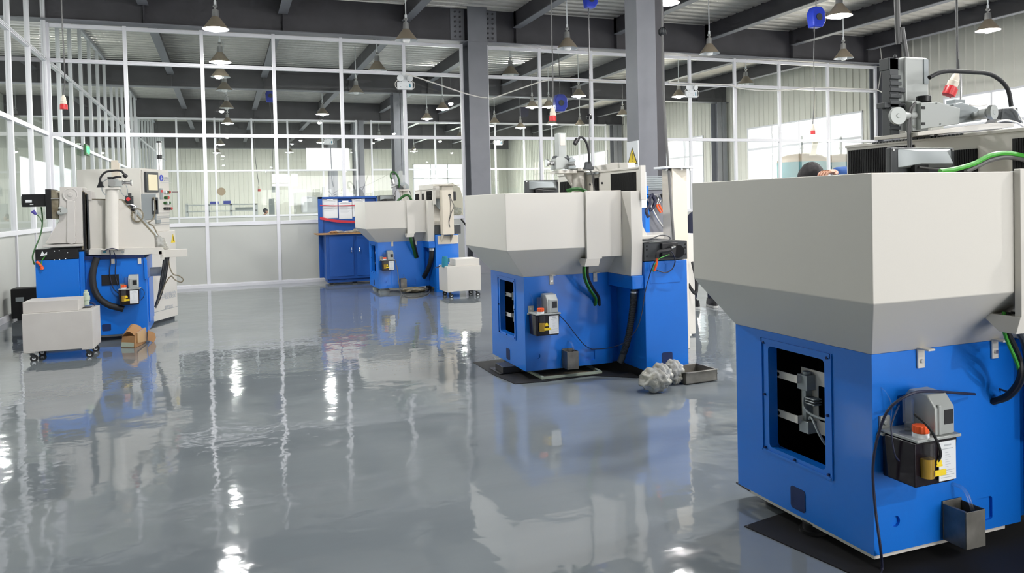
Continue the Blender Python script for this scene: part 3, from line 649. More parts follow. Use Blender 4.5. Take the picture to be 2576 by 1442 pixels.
def optics_B(root):
    X = 3.0; Yc = 6.72
    px = lambda x, y: U(x, y, Y=Yc)
    c = MB().cyl(px(1454, 500)+Vector((0, 0, -.25)), px(1454, 432), .062, n=32); c.ext([px(1436, 432), px(1440, 433), px(1440, 468), px(1426, 445), px(1421, 434)], (0, .04, 0))
    c.build('pillar', 'white', root, bevel=.003)
    p = MB(); a = px(1398, 437); b_ = px(1443, 429); p.box((a.x, Yc-.08, a.z), (b_.x, Yc+.14, b_.z)); e = px(1477, 430); p.box((px(1443, 430).x, Yc-.10, e.z-.003), (e.x, Yc+.14, e.z+.022))
    p.build('mounting_plate', 'white', root, bevel=.003)
    t = MB(); a, b_ = px(1402, 397), px(1421.5, 335); t.box((a.x, Yc-.03, a.z), (b_.x, Yc+.06, b_.z)); tw = t.build('vertical_slide', 'head_grey', root, bevel=.008)
    a, b_ = px(1406, 367), px(1418, 338); MB().box((a.x, Yc-.034, a.z), (b_.x, Yc-.029, b_.z)).build('slide_groove', 'white', tw, bevel=.002)
    h = MB(); pxpoly([(1399, 426), (1431, 423), (1430, 404), (1418, 395), (1404, 395), (1399, 398)], (0, .14, 0), h, Y=Yc-.06); hd = h.build('measuring_head', 'head_grey', root, bevel=.004)
    k = MB().cyl(px(1374, 410)+Vector((0, 0, 0)), px(1379, 410), .034, n=28).cyl(px(1379, 410), px(1383, 411), .030, .019, n=24).cyl(px(1383, 411), px(1400, 411), .019, n=24); k.build('knob', 'alu', root, bevel=.003)
    a = U(1453, 410.5, Y=Yc-.2); k = MB().cyl(a, a+Vector((0, .018, 0)), .030, n=28).cyl(a+Vector((0, .018, 0)), a+Vector((-.02, .16, 0)), .019, n=22).cyl(a-Vector((0, .002, 0)), a, .010, n=14); k.build('knob', 'alu', root, bevel=.002)
    MB().cyl(px(1393, 404), px(1400, 404), .045, n=24).cyl(px(1424, 398)+Vector((0, .05, 0)), px(1434, 398)+Vector((0, .05, 0)), .03, n=20).build('eyepiece', 'charcoal', root, bevel=.003)
    MB().ext([px(1428, 425), px(1447, 425), px(1455, 410), px(1441, 395), px(1433, 399)], (0, .08, 0)).build('slide_block', 'machine_grey', root, bevel=.004)
    Yg = 6.45; q = lambda x, y: U(x, y, Y=Yg)
    g = MB().tube([q(1482, 410), q(1482, 392), q(1478, 368), q(1471, 352), q(1462, 345), q(1456, 349), q(1451, 358)], .0105, n=10, k=8); gg = g.build('gooseneck_lamp', 'rubber', root)
    b = MB(); b.ext([q(1470, 426), q(1475, 418), q(1476, 407), q(1487, 406), q(1490, 418), q(1496, 420), q(1494, 427)], (0, .05, 0)); b.build('lamp_base', 'charcoal', gg, bevel=.004)
    MB().cyl(q(1453, 353)+Vector((0, 0, .01)), q(1444, 363)+Vector((0, -.01, 0)), .022, .020, n=20).build('lamp_head', 'black', gg, bevel=.003)
    MB().tube([q(1484, 428), q(1490, 440), q(1492, 460), q(1497, 490)], .007).tube([q(1486, 430), q(1494, 445), q(1493, 470), q(1501, 490)], .006).build('cord', 'cable_grey', root)
optics_B(mB)
MB().tube([U(1425, 480, Y=5.9), U(1440, 476, Y=5.88), U(1455, 475, Y=5.88), U(1470, 479, Y=5.87), U(1482, 487, Y=5.84)], .012).build('cable', 'green_dark', mB)
MB().tube([U(1428, 482, Y=5.92), U(1442, 478, Y=5.9), U(1456, 477, Y=5.9), U(1468, 481, Y=5.9), U(1478, 488, Y=5.9)], .010).build('cable', 'green', mB)
# spindle block of the right-hand side: black slide with its motor and loom
s_ = MB().box((BX+.90, BY-.455, .99), (BX+1.315, BY+.2, 1.145)); sd = s_.build('cross_slide', 'charcoal', mB, bevel=.003)
for (xx, zz) in ((.925, 1.115), (.925, 1.085), (.925, 1.03), (1.295, 1.115), (1.295, 1.085), (1.295, 1.03)): MB().cyl((BX+xx, BY-.458, zz), (BX+xx, BY-.455, zz), .008, n=10).build('screw', 'black_matt', sd)
q = lambda x, y, d=0: U(x, y, Y=5.65-d)
MB().cyl(q(1706, 632, .05), q(1706, 632, 0), .055, n=32).build('motor_end', 'black', sd, bevel=.003)
MB().box(q(1666, 648, .04), q(1700, 610, 0)+Vector((0, 0, 0))).build('motor_body', 'black', sd, bevel=.006)
MB().tube([q(1688, 628, .06), q(1672, 632, .07), q(1660, 633, .07), q(1653, 640, .07), q(1652, 650, .07)], .016, n=10).build('plug_elbow', 'rubber', sd)
MB().tube([q(1653, 650, .07), q(1652, 662, .07), q(1646, 682, .06)], .011, n=10).build('cable_sleeve', 'orange', sd)
MB().tube([q(1684, 640, .06), q(1672, 645, .07), q(1660, 650, .08), q(1648, 664, .07), q(1642, 678, .06), q(1644, 684, .05)], .0035, n=6).build('earth_wire', 'green', sd)
MB().tube([q(1680, 625, .06), q(1694, 640, .07), q(1698, 660, .07), q(1690, 678, .06), q(1675, 686, .05), q(1660, 683, .05), q(1646, 677, .04)], .0045, n=6).build('wire', 'cable_dark', sd)
MB().tube([q(1648, 655, .06), q(1640, 675, .05), q(1632, 700, .02), q(1622, 740, .02), q(1614, 790, .02), q(1600, 830, .0), q(1570, 862, -.1), q(1530, 876, -.30), q(1488, 879, -.43)], .004, n=6, k=8).build('wire', 'cable_dark', mB)
MB().tube([U(1489, 879, Y=6.09), U(1470, 868, Y=6.07), U(1448, 842, Y=6.05), U(1425, 812, Y=6.0), U(1402, 788, Y=5.99)], .0035, n=6).build('wire', 'cable_dark', mB)
MB().cyl(q(1688, 624, .07), q(1698, 620, .07), .012, n=12).build('connector', 'chrome', sd)
MB().tube([q(1620, 604), q(1640, 600), q(1662, 592), q(1680, 594), q(1686, 600), q(1678, 606), q(1650, 606), q(1622, 610)], .005, n=6).build('wire', 'cable_grey', sd)
# wheel cover seen above the slide
MB().ext([U(1616, 600, Y=6.0), U(1628, 590, Y=6.0), U(1617, 568, Y=6.0), U(1614, 540, Y=6.0)], (0, .1, 0)).box(U(1614, 602, Y=5.95), U(1648, 590, Y=6.1)).build('wheel_cover', 'white', mB, bevel=.004)
# ---------------- machine at the far end (A)
AX, AY = 2.44, 13.35
mA = grinder(AX, AY, 'smallest blue and white grinding machine, furthest back in front of the blue workbench', A=True)
coolant_box(mA, AX, AY, x=.36); cable_drop(mA, [([(1032, 587, 13.1), (1034, 605, 13.12), (1040, 625, 13.2), (1046, 648, 13.35)], .026, 'green_dark'), ([(1038, 587, 13.1), (1041, 605, 13.12), (1046, 625, 13.2), (1051, 647, 13.35)], .016, 'rubber')])
for (fx, fy) in ((.12, .15), (.12, .72), (.75, .72), (1.1, .7)):
    MB().cyl((AX+fx, AY+fy, 0), (AX+fx, AY+fy, .03), .1, n=20).cyl((AX+fx, AY+fy, .03), (AX+fx, AY+fy, .08), .08, n=20).build('levelling_foot', 'machine_grey', mA)
MB().box((AX+.9, AY-.45, 0), (AX+1.31, AY-.3, .07)).build('foot_block', 'blue', mA)
hz = lambda x, y, X=3.285: U(x, y, X=X)
corrugated(mA, [hz(1086, 627), hz(1085, 650), hz(1078, 675, 3.27), hz(1066, 697, 3.24), hz(1053, 711, 3.2)], .042, rings=False)
MB().cyl(hz(1086, 630), hz(1086, 624), .048, n=16).build('hose_clamp', 'alu', mA)
guard(mA, AX+.88, [(13.35-.38, 13.35-.02, 1.50, 1.735), (13.35+.2, 13.35+.32, 1.50, 1.70), (13.35+.55, 13.35+.85, 1.5, 1.70)], 12.9, 14.25, 1.775)
MB().box((AX+.95, AY-.2, 1.60), (AX+1.25, AY+.9, 1.86)).build('grinding_head_cover', 'white', mA, bevel=.01)
worklight(mA, 952, 491, 994, 505, 13.9, .15)
def optics_A(root):
    q = lambda x, y, d=0: U(x, y, Y=13.8-d)
    MB().cyl(q(1019, 520), q(1019, 480), .065, n=24).box(q(1001, 481), q(1031, 476, .15)).ext([q(1003, 481), q(1010, 481), q(1010, 500)], (0, -.05, 0)).build('pillar', 'white', root, bevel=.003)
    MB().box(q(1003, 462), q(1013, 430, .12)).build('vertical_slide', 'head_grey', root, bevel=.006)
    MB().ext([q(998, 476), q(1026, 476), q(1023, 466), q(1014, 459), q(998, 461)], (0, -.14, 0)).build('measuring_head', 'machine_grey', root, bevel=.004)
    MB().cyl(q(985, 469, .05), q(1000, 467, .05), .022, n=18).cyl(q(984, 469, .05), q(987, 469, .05), .034, n=20).build('knob', 'alu', root)
    MB().cyl(q(1018, 470, .2), q(1018, 470, .0), .03, n=20).build('knob', 'alu', root)
    g = MB().tube([q(1004, 472, .2), q(1004, 455, .2), q(999, 441, .2), q(991, 433, .2), q(984, 435, .2), q(983, 445, .2), q(986, 453, .2)], .016, n=10).build('gooseneck_lamp', 'green_dark', root)
    MB().cyl(q(986, 452, .2), q(990, 463, .2), .032, n=20).build('lamp_head', 'alu', g, bevel=.003)
    MB().ext([q(998, 475, .2), q(1000, 465, .2), q(1008, 465, .2), q(1014, 475, .2)], (0, .08, 0)).build('lamp_base', 'charcoal', g)
    MB().tube([q(1000, 506, .6), q(1012, 496, .6), q(1022, 491, .6), q(1030, 494, .6), q(1036, 507, .6)], .022, n=8).build('cable', 'green_dark', root)
    MB().tube([q(998, 477, .2), q(994, 485, .2), q(996, 505, .2)], .006).tube([q(1030, 480, .2), q(1034, 490, .2), q(1034, 505, .2)], .008).build('cord', 'cable_grey', root)
optics_A(mA)
# cream lamp pillar bolted on the right block of machine A
s_ = MB(); fy = AY-.455; a, c_ = U(1101, 615, Y=fy), U(1152, 591, Y=fy)
s_.box((a.x, fy-.012, a.z), (c_.x, fy, c_.z)); bp = s_.build('base_plate', 'cream', mA, bevel=.003)
for sx, sz in ((.06, .1), (.94, .1), (.06, .9), (.94, .9)): MB().cyl((a.x+(c_.x-a.x)*sx, fy-.02, a.z+(c_.z-a.z)*sz), (a.x+(c_.x-a.x)*sx, fy-.012, a.z+(c_.z-a.z)*sz), .012, n=8).build('bolt', 'alu', bp)
pl = MB(); x0, x1 = U(1114, 590, Y=fy-.16).x, U(1142, 590, Y=fy-.16).x; zt_, zb_ = U(1110, 468, Y=fy-.1).z, U(1114, 591, Y=fy-.16).z
pl.box((x0, fy-.18, zb_), (x1, fy-.0, zt_)); pl.ext([(x0+.01, fy-.17, zb_), (x0+.01, fy-.012, zb_), (x0+.01, fy-.012, a.z+.03)], (.012, 0, 0)); pl.ext([(x1-.02, fy-.17, zb_), (x1-.02, fy-.012, zb_), (x1-.02, fy-.012, a.z+.03)], (.012, 0, 0))
pl = pl.build('lamp_pillar', 'cream', mA, bevel=.006)
MB().box((x0-.09, fy-.25, zt_), (x1+.10, fy+.05, zt_+.018)).build('top_plate', 'cream', pl, bevel=.004)
pc = lambda x, y: U(x, y, Y=fy-.186)
MB().cyl(pc(1131, 491), pc(1131, 491)+Vector((0, .01, 0)), .022, n=16).build('cable_hole', 'black_matt', pl)
MB().tube([pc(1131, 491), pc(1136, 503), pc(1141, 514), pc(1142, 520), pc(1137, 532), pc(1133, 545), pc(1130, 560), pc(1132, 572)], .005, n=6).tube([pc(1131, 492), pc(1133, 510), pc(1134, 530), pc(1131, 548), pc(1129, 556), pc(1132, 570)], .004, n=6).build('loose_cord', 'cable_grey', pl)
MB().tube([U(1160, 551, Y=fy+.1), U(1168, 561, Y=fy+.1), U(1176, 572, Y=fy+.0), U(1184, 580, Y=fy-.1)], .016).build('cable', 'rubber', mA)
MB().box((AX+.9, AY-.44, .99), (AX+1.36, AY+.2, 1.14)).build('cross_slide', 'charcoal', mA, bevel=.003)
MB().box((AX+.92, AY-.3, 1.14), (AX+1.2, AY+.3, 1.20)).ext([(AX+.95, AY+.05, 1.2), (AX+1.25, AY+.05, 1.2), (AX+1.12, AY+.05, 1.55), (AX+1.02, AY+.05, 1.76), (AX+.95, AY+.05, 1.7)], (0, .3, 0)).build('grinding_column', 'white', mA, bevel=.01)
MB().ext([(AX+1.0, AY-.02, 1.68), (AX+1.16, AY-.02, 1.72), (AX+1.2, AY-.02, 1.3), (AX+1.0, AY-.02, 1.52)], (0, .05, 0)).build('wheel_guard', 'machine_grey', mA, bevel=.004)
MB().box((AX+1.28, AY-.2, 1.56), (AX+1.36, AY-.05, 1.72)).build('drive_motor', 'black', mA, bevel=.01)

# ---------------- near machine (C)
CX_, CY_ = 2.36, 2.36
mC = grinder(CX_, CY_, 'largest blue and white grinding machine, nearest the camera at the right edge')
machine_feet(mC, CX_, CY_); coolant_box(mC, CX_, CY_, x=.36); cable_drop(mC, [([(2526, 785, 2.16), (2522, 811, 2.16), (2526, 834, 2.16), (2536, 863, 2.17), (2550, 894, 2.18), (2560, 920, 2.2), (2566, 945, 2.21)], .007, 'green'),
  ([(2536, 785, 2.16), (2533, 817, 2.16), (2538, 842, 2.16), (2553, 874, 2.18), (2565, 905, 2.2), (2567, 936, 2.2), (2557, 967, 2.24), (2530, 996, 2.3), (2492, 1011, 2.365)], .011, 'rubber'),
  ([(2550, 785, 2.16), (2546, 811, 2.16), (2557, 832, 2.16), (2572, 856, 2.18), (2580, 900, 2.2), (2578, 940, 2.2), (2562, 975, 2.25), (2534, 1002, 2.31), (2496, 1014, 2.365)], .010, 'charcoal'), ([(2556, 965, 2.26), (2540, 985, 2.32), (2511, 978, 2.365)], .004, 'cable_dark')])
MB().box((CX_+.02, CY_+.02, .045), (CX_+.75, CY_+.8, .07)).build('drip_pan', 'white', mC)
gC = guard(mC, CX_+.88, [(2.945, 3.385, 1.50, 1.745), (U(2452, 400, X=3.22).y, U(2395, 400, X=3.22).y, 1.5, 1.70), (2.22, U(2541, 400, X=3.22).y, 1.45, 1.73)], 2.2, 3.40, 1.775)
b = MB()
for i in range(26): b.box((CX_+.86, 2.66+i*.021, 1.768), (CX_+.885, 2.672+i*.021, 1.776))
b.build('rack', 'charcoal', gC)
worklight(mC, 2241, 372, 2402, 432, 2.62, .03)
def optics_C(root):
    q = lambda x, y, d=0: U(x, y, Y=2.9-d)
    MB().box(q(2278, 258), q(2337, 145)+Vector((0, .12, 0))).build('vertical_slide', 'head_grey', root, bevel=.012)
    MB().box(q(2325, 211, .004), q(2334, 150, .0)).build('slide_groove', 'machine_grey', root)
    l = MB().box(q(2240, 343), q(2260, 146)+Vector((0, .05, 0))).box(q(2236, 175), q(2263, 146)+Vector((0, .06, 0))).cyl(q(2252, 146), q(2252, 138), .008, n=10)
    for k in range(9): l.box(q(2241, 190+k*16+8, .012), q(2262+(k % 2)*2, 190+k*16, 0))
    l.box(q(2225, 271, .0), q(2278, 259)+Vector((0, .05, 0))).box(q(2255, 232, .0), q(2278, 221)+Vector((0, .04, 0)))
    l.build('linear_drive', 'charcoal', root, bevel=.003)
    MB().cyl(q(2324, 258, .06), q(2324, 242, .06), .034, n=28).build('rotary_mount', 'black', root, bevel=.003)
    h = MB(); h.ext([q(2317, 325, .1), q(2414, 312, .1), q(2416, 272, .1), q(2358, 256, .1), q(2317, 258, .1)], (0, .16, 0)); hd = h.build('measuring_head', 'head_grey', root, bevel=.004)
    for (x, y) in ((2323, 271), (2323, 311)): MB().box(q(x-3, y+3, .104), q(x+3, y-3, .10)).build('screw', 'black', hd)
    for (x, y) in ((2356, 260), (2366, 312)): MB().cyl(q(x, y, .104), q(x, y, .10), .003, n=8).build('screw', 'machine_grey', hd)
    f = MB().box(q(2296, 330, .07), q(2317, 258, .03)); f.build('face_plate', 'head_grey', root, bevel=.003)
    for (x, y) in ((2300, 267), (2300, 318)): MB().cyl(q(x, y, .075), q(x, y, .07), .006, n=10).build('bolt', 'chrome', root)
    a = q(2261, 291, .20); k = MB().cyl(a, a+Vector((.004, .018, 0)), .040, n=36).cyl(a+Vector((.004, .018, 0)), q(2303, 290, .05), .019, n=24).cyl(a-Vector((.0005, .003, 0)), a, .011, n=16); k.build('knob', 'head_grey', root, bevel=.003)
    a = q(2502, 282, .22); k = MB().cyl(a, a+Vector((-.004, .02, 0)), .036, n=36).cyl(a+Vector((-.004, .02, 0)), q(2470, 288, .12), .026, n=28).cyl(q(2470, 288, .12), q(2436, 296, .0), .020, n=24).cyl(a-Vector((0, .003, 0)), a, .012, n=16); k.build('knob', 'head_grey', root, bevel=.003)
    MB().ext([q(2414, 310, .05), q(2470, 303, .05), q(2462, 272, .05), q(2420, 257, .05), q(2398, 262, .05)], (0, .12, 0)).build('slide_block', 'machine_grey', root, bevel=.004)
    MB().box(q(2402, 262), q(2428, 251)+Vector((0, .05, 0))).build('terminal_box', 'machine_grey', root)
    p = MB(); p.ext([q(2308, 342, .16), q(2552, 320, .16), q(2552, 309, .16), q(2500, 309, .16), q(2308, 332, .16)], (0, .26, 0)); mp = p.build('mounting_plate', 'white', root, bevel=.003)
    for (x, y) in ((2344, 342), (2411, 334)): MB().cyl(q(x, y, .1), q(x, y-4, .1), .010, n=6).build('bolt', 'alu', mp)
    s_ = MB(); s_.ext([q(2355, 440, .08), q(2522, 440, .08), q(2527, 322, .08), q(2360, 336, .08)], (0, .16, 0)); s_.build('pillar', 'white', root, bevel=.01)
    e = MB().ext([q(2532, 440, .05), q(2571, 440, .05), q(2571, 332, .05), q(2534, 338, .05)], (.12, .02, 0)); e.build('head_casing', 'white', root, bevel=.006)
    MB().ext([q(2541, 440, .09), q(2600, 440, .09), q(2600, 340, .09), q(2545, 345, .09)], (0, .03, 0)).build('louvre_window', 'black_matt', root)
    MB().lathe([(.02, 0), (.085, .01), (.095, .05), (.05, .08)], q(2575, 402, .14), (0, 1, 0), n=28).build('hand_wheel', 'black', root)
    g = MB().tube([q(2338, 195, .1), q(2360, 184, .1), q(2385, 179, .1), q(2420, 180, .1), q(2450, 182, .1), q(2478, 184, .1), q(2500, 191, .1), q(2523, 208, .1), q(2537, 230, .1), q(2544, 268, .1)], .0105, n=12, k=8).build('gooseneck_lamp', 'rubber', root)
    MB().ext([q(2508, 311, .12), q(2519, 300, .12), q(2522, 273, .12), q(2561, 271, .12), q(2564, 300, .12), q(2572, 302, .12), q(2572, 309, .12)], (0, .08, 0)).build('lamp_base', 'charcoal', g, bevel=.005)
    MB().tube([q(2546, 270, .14), q(2558, 280, .14), q(2566, 295, .14), q(2574, 310, .14)], .004).tube([q(2506, 307, .2), q(2530, 303, .2), q(2556, 308, .2), q(2575, 318, .2)], .005).tube([q(2440, 264, .1), q(2462, 266, .1), q(2482, 263, .1)], .004).build('cord', 'cable_white', root)
    MB().tube([q(2303, 258, .12), q(2290, 272, .12), q(2286, 295, .12), q(2285, 330, .12), q(2286, 372, .12)], .006).tube([q(2300, 262, .12), q(2293, 280, .12), q(2290, 320, .12), q(2292, 372, .12)], .005).build('cord', 'cable_grey', root)
optics_C(mC)
z = lambda x, y, d=0: U(x, y, Y=2.3-d)
MB().tube([z(2365, 431), z(2405, 425), z(2449, 412), z(2474, 399), z(2495, 390), z(2528, 386), z(2572, 392), z(2620, 410)], .010, k=8).build('cable', 'green', mC)
MB().tube([z(2430, 432), z(2460, 418), z(2490, 404), z(2528, 396), z(2572, 402), z(2620, 420)], .009, k=8).tube([z(2490, 388), z(2491, 398), z(2484, 408)], .003).build('cable', 'cable_grey', mC)
z = lambda x, y: U(x, y, Y=2.30)
MB().tube([U(2452, 992, Y=2.33), U(2420, 990, Y=2.25), z(2370, 978) if False else U(2340, 985, Y=2.22), U(2290, 992, Y=2.2), U(2236, 1030, Y=2.24), U(2208, 1100, Y=2.30), U(2196, 1180, Y=2.33), U(2202, 1280, Y=2.34), U(2215, 1380, Y=2.33), U(2219, 1430, Z=.008), U(2213, 1460, Z=.008)], .0055, n=8, k=8).build('power_cord', 'cable_dark', mC)
MB().tube([U(2300, 1042, Y=2.20), U(2330, 1068, Y=2.16), U(2352, 1100, Y=2.15), U(2366, 1140, Y=2.15), U(2357, 1163, Y=2.16), U(2342, 1168, Y=2.17)], .0055, n=8, k=8).build('power_cord', 'rubber', mC)
MB().tube([U(2262, 1020, Y=2.27), U(2249, 1050, Y=2.2), U(2242, 1080, Y=2.18), U(2250, 1140, Y=2.18), U(2262, 1160, Y=2.2)], .003, n=6).build('thin_cord', 'cable_dark', mC)
# ================================================================== round the machines
# oil-soaked mat, drip tray, and a black sheet for shade under the near machine
MB().ext([(2.17, 2.93, 0), (2.26, 2.46, 0), (2.33, 2.0, 0), (4.2, 1.6, 0), (4.3, 3.4, 0), (2.47, 3.4, 0), (2.44, 2.98, 0)], (0, 0, .005)).build('mat_shade_sheet', 'black_matt', label='black sheet deepening the floor shade under the machine nearest the camera', cat='mat')
MB().ext([(2.15, 6.40, 0), (2.20, 6.0, 0), (2.42, 5.97, 0), (2.9, 6.0, 0), (3.2, 5.75, 0), (3.9, 5.6, 0), (3.9, 7.0, 0), (2.15, 7.0, 0)], (0, 0, .005)).build('mat_shade_sheet', 'black_matt', label='black rubber mat on the floor under the middle blue machine', cat='mat')
t = thing('drip_tray', (2.75, 6.2, .005), 'flat square drip tray with pale rim under the middle blue machine', 'tray')
a = [Vector((2.448, 6.363, .006)), Vector((2.456, 6.035, .006)), Vector((3.014, 6.025, .006)), Vector((3.036, 6.379, .006))]; cn = sum(a, Vector())/4
b = MB(); inn = [p+(cn-p).normalized()*.03 for p in a]
b.loft([a, [p+Vector((0, 0, .02)) for p in a], [p+Vector((0, 0, .02)) for p in inn], inn], caps=False); b.build('rim', 'pale_green', t)
MB().ext([p for p in inn], (0, 0, .004)).build('tray_floor', 'grimy', t)
# electric cabinet behind the middle machine
t = thing('electric_cabinet', (4.6, 7.3, 0), 'slim white electric cabinet with louvres at the right of the middle machine', 'cabinet')
x1 = U(1749, 760, Y=7.26).x; MB().box((4.2, 7.26, .02), (x1, 7.9, 1.12)).build('body', 'white', t, bevel=.006)
b = MB()
for i in range(26): b.box((4.44, 7.245, .14+i*.033), (4.66, 7.26, .15+i*.033))
b.build('louvres', 'white_dirty', t)
MB().tube([U(1732, 716, Y=7.2), U(1738, 726, Y=7.15), U(1748, 738, Y=7.1), U(1752, 730, Y=7.1), U(1751, 700, Y=7.1), U(1742, 660, Y=7.2)], .018, n=10).build('cable', 'rubber', t)
# cream lamp pillar by the middle machine
t = thing('lamp_pillar', (4.15, 6.6, 0), 'cream square pillar with a flat top plate behind the middle machine', 'pillar')
zt = U(1696, 424, Y=6.6).z
pl_ = [(U(1668, 600, Y=6.84).x, 6.84), (U(1694, 600, Y=6.56).x, 6.56), (U(1731, 600, Y=6.66).x, 6.66), (U(1731, 600, Y=6.66).x+.02, 6.86)]
MB().ext([(x_, y_, 0) for x_, y_ in pl_], (0, 0, zt)).build('post', 'cream', t, bevel=.006)
c_ = Vector((U(1696, 424, Y=6.7).x, 6.7, zt)); b = MB(); b.ext([c_+Vector((dx*.78, dy*.78, 0)) for dx, dy in [(-.22, -.13), (-.12, -.2), (.14, -.2), (.22, -.12), (.22, .16), (.12, .22), (-.14, .22), (-.22, .14)]], (0, 0, .022)); b.build('top_plate', 'paper', t, bevel=.004)
for dx, dy in ((-.13, -.08), (.13, -.08), (.0, -.13)): MB().cyl(c_+Vector((dx, dy, -.02)), c_+Vector((dx, dy, 0)), .012, n=8).build('bolt', 'alu', t)
# chip drawer on the floor
t = thing('chip_drawer', (3.75, 5.5, .005), 'open steel chip drawer on the floor at the right foot of the middle machine', 'drawer')
zb, zt = .006, .10; A_, B_ = U(1725, 968, Z=zb), U(1805, 957, Z=zb); up = Vector((0, 0, zt-zb)); dv = Vector((-.02, .27, 0)); th = (B_-A_).normalized()*.012; ty = dv.normalized()*.012
b = MB(); b.obox(A_, B_-A_, ty, up).obox(A_, th, dv, up).obox(B_-th, th, dv, up*1).obox(A_+dv-ty, B_-A_, ty, up).obox(A_, B_-A_, dv, Vector((0, 0, .008))); b.obox(A_+up-ty*2.5, B_-A_, ty*2.5, Vector((0, 0, .004)))
b.build('box', 'steel_box', t, bevel=.002)
MB().obox(A_+th+ty+Vector((0, 0, .009)), B_-A_-2*th, dv-2*ty, Vector((0, 0, .02))).build('swarf', 'grimy', t)
# foil-wrapped part
def crumple(name, m, blobs, label, cat, seed, amp=.012, group=None, zmin=.004):
    random.seed(seed); b = MB()
    import mathutils
    n = 22
    for (c_, r, sc) in blobs:
        loops = []
        for i in range(1, n):
            th_ = pi*i/n; L = []
            for j in range(n*2):
                ph = pi*j/n; d = Vector((sin(th_)*cos(ph), sin(th_)*sin(ph), -cos(th_)))
                nz = mathutils.noise.noise(d*2.6+Vector((seed, 0, 0)))*.34+abs(mathutils.noise.noise(d*6+Vector((0, seed, 0))))*.16+abs(mathutils.noise.noise(d*12))*.04
                p = Vector(c_)+Vector((d.x*sc[0], d.y*sc[1], d.z*sc[2]))*r*(.88+nz); p.z = max(p.z, zmin); L.append(p)
            loops.append(L)
        b.loft(loops)
    return b.build(name, m, label=label, cat=cat, group=group, angle=80)
p0 = U(1657, 990, Z=0); p1 = U(1692, 964, Z=0)
crumple('wrapped_part', 'film', [((p0.x, p0.y+.05, .09), .10, (1.25, 1.0, .95)), ((p0.x+.09, p0.y+.10, .12), .085, (1, 1, 1)), ((p1.x-.02, p1.y-.06, .125), .078, (1.0, 1, 1)), ((p1.x-.01, p1.y-.06, .06), .055, (1, 1, 1))], 'crumpled clear plastic bag wrapped round a part, on the floor beside the steel drawer', 'bag', 3)
# ---- cart builder (coolant tank on castors)
def caster(t, x, y, zt):
    b = MB().box((x-.03, y-.03, zt-.006), (x+.03, y+.03, zt)).cyl((x, y, zt-.02), (x, y, zt-.006), .016, n=12)
    b.ext([(x-.018, y-.016, zt-.02), (x+.02, y-.016, zt-.02), (x+.032, y-.016, zt-.06), (x+.018, y-.016, zt-.065)], (0, .003, 0)); b.ext([(x-.018, y+.013, zt-.02), (x+.02, y+.013, zt-.02), (x+.032, y+.013, zt-.06), (x+.018, y+.013, zt-.065)], (0, .003, 0))
    c = b.build('caster', 'charcoal', t)
    MB().cyl((x+.02, y-.012, zt-.062), (x+.02, y+.012, zt-.062), .036, n=20).build('wheel', 'rubber', c, bevel=.003)
    MB().cyl((x+.02, y-.014, zt-.062), (x+.02, y+.014, zt-.062), .016, n=14).build('hub', 'paper', c)
def cart(A_, ex, ey, zb, zt, box, label, m, name='coolant_cart'):
    A_ = Vector(A_); ex = Vector(ex); ey = Vector(ey); c = A_+ex/2+ey/2
    t = thing(name, (c.x, c.y, 0), label, 'cart', 'white wheeled coolant tanks')
    b = MB().obox(A_+Vector((0, 0, zb)), ex, ey, Vector((0, 0, zt-zb))).obox(A_+Vector((0, 0, zb-.012))+ex*.0, ex*.17, ey, Vector((0, 0, .012))).obox(A_+Vector((0, 0, zb-.012))+ex*.83, ex*.17, ey, Vector((0, 0, .012)))
    b.build('tank', m, t, bevel=.004)
    o, e1, e2, h = box; MB().obox(A_+ex*o[0]+ey*o[1]+Vector((0, 0, zt)), ex*e1, ey*e2, Vector((0, 0, h))).build('upper_tank', m, t, bevel=.004)
    for u, v in ((.1, .12), (.9, .12), (.9, .88), (.1, .88)):
        p = A_+ex*u+ey*v; caster(t, p.x, p.y, zb-.012)
    return t
fl, fr, br = Vector((-1.945, 9.1, 0)), Vector((-1.31, 9.06, 0)), Vector((-1.30, 9.52, 0))
tk = cart(fl, fr-fl, br-fr, .10, .49, ((0, .1), .79, .8, .115), 'grubby white coolant cart with castors in front of the left machine', 'white_dirty')
MB().box((-1.52, 9.3, .487), (-1.36, 9.42, .492)).build('opening', 'black_matt', tk)
q = lambda x, y: U(x, y, Y=9.45)
MB().lathe([(.03, 0), (.03, .05), (.036, .055), (.036, .10), (.028, .105), (.028, .135), (.018, .14), (.018, .165)], q(218, 768), n=18).build('pump', 'pale_green', tk)
MB().tube([q(224, 762), q(232, 762), q(240, 768)], .012).build('pump_outlet', 'blue_dark', tk)
tk = cart((3.29, 12.0, 0), (.56, 0, 0), (0, .52, 0), .10, .50, ((.28, .1), .72, .8, .11), 'clean white coolant cart beside the smallest machine at the back', 'white')
q = lambda x, y: U(x, y, Y=12.2)
MB().cyl(q(1119, 672), q(1119, 650), .05, n=20).cyl(q(1119, 650), q(1119, 645), .042, n=20).box(q(1122, 660), q(1131, 650)).build('pump', 'sea_pump', tk, bevel=.004)
MB().tube([q(1110, 668), q(1102, 672), q(1094, 674)], .008).build('cord', 'cable_dark', tk)
for (x, y, r) in ((1012, 742, .02),):
    b = MB().tube([U(994, 655, Y=13.2), U(1000, 680, Y=13.1), U(1004, 715, Y=13.0), U(1010, 738, Z=.01), U(1024, 747, Z=.01), U(1050, 747, Z=.01), U(1074, 740, Z=.01), U(1082, 730, Z=.01)], .008, n=6)
    b.build('cable', 'cable_grey', label='loose grey cable lying on the floor under the smallest machine', cat='cable')
crumple('oily_rag', 'grimy', [((2.98, 13.1, .05), .14, (1.5, 1, .35)), ((3.12, 13.15, .04), .1, (1.4, 1, .4))], 'oily brown rags lying under the smallest machine', 'rag', 9)
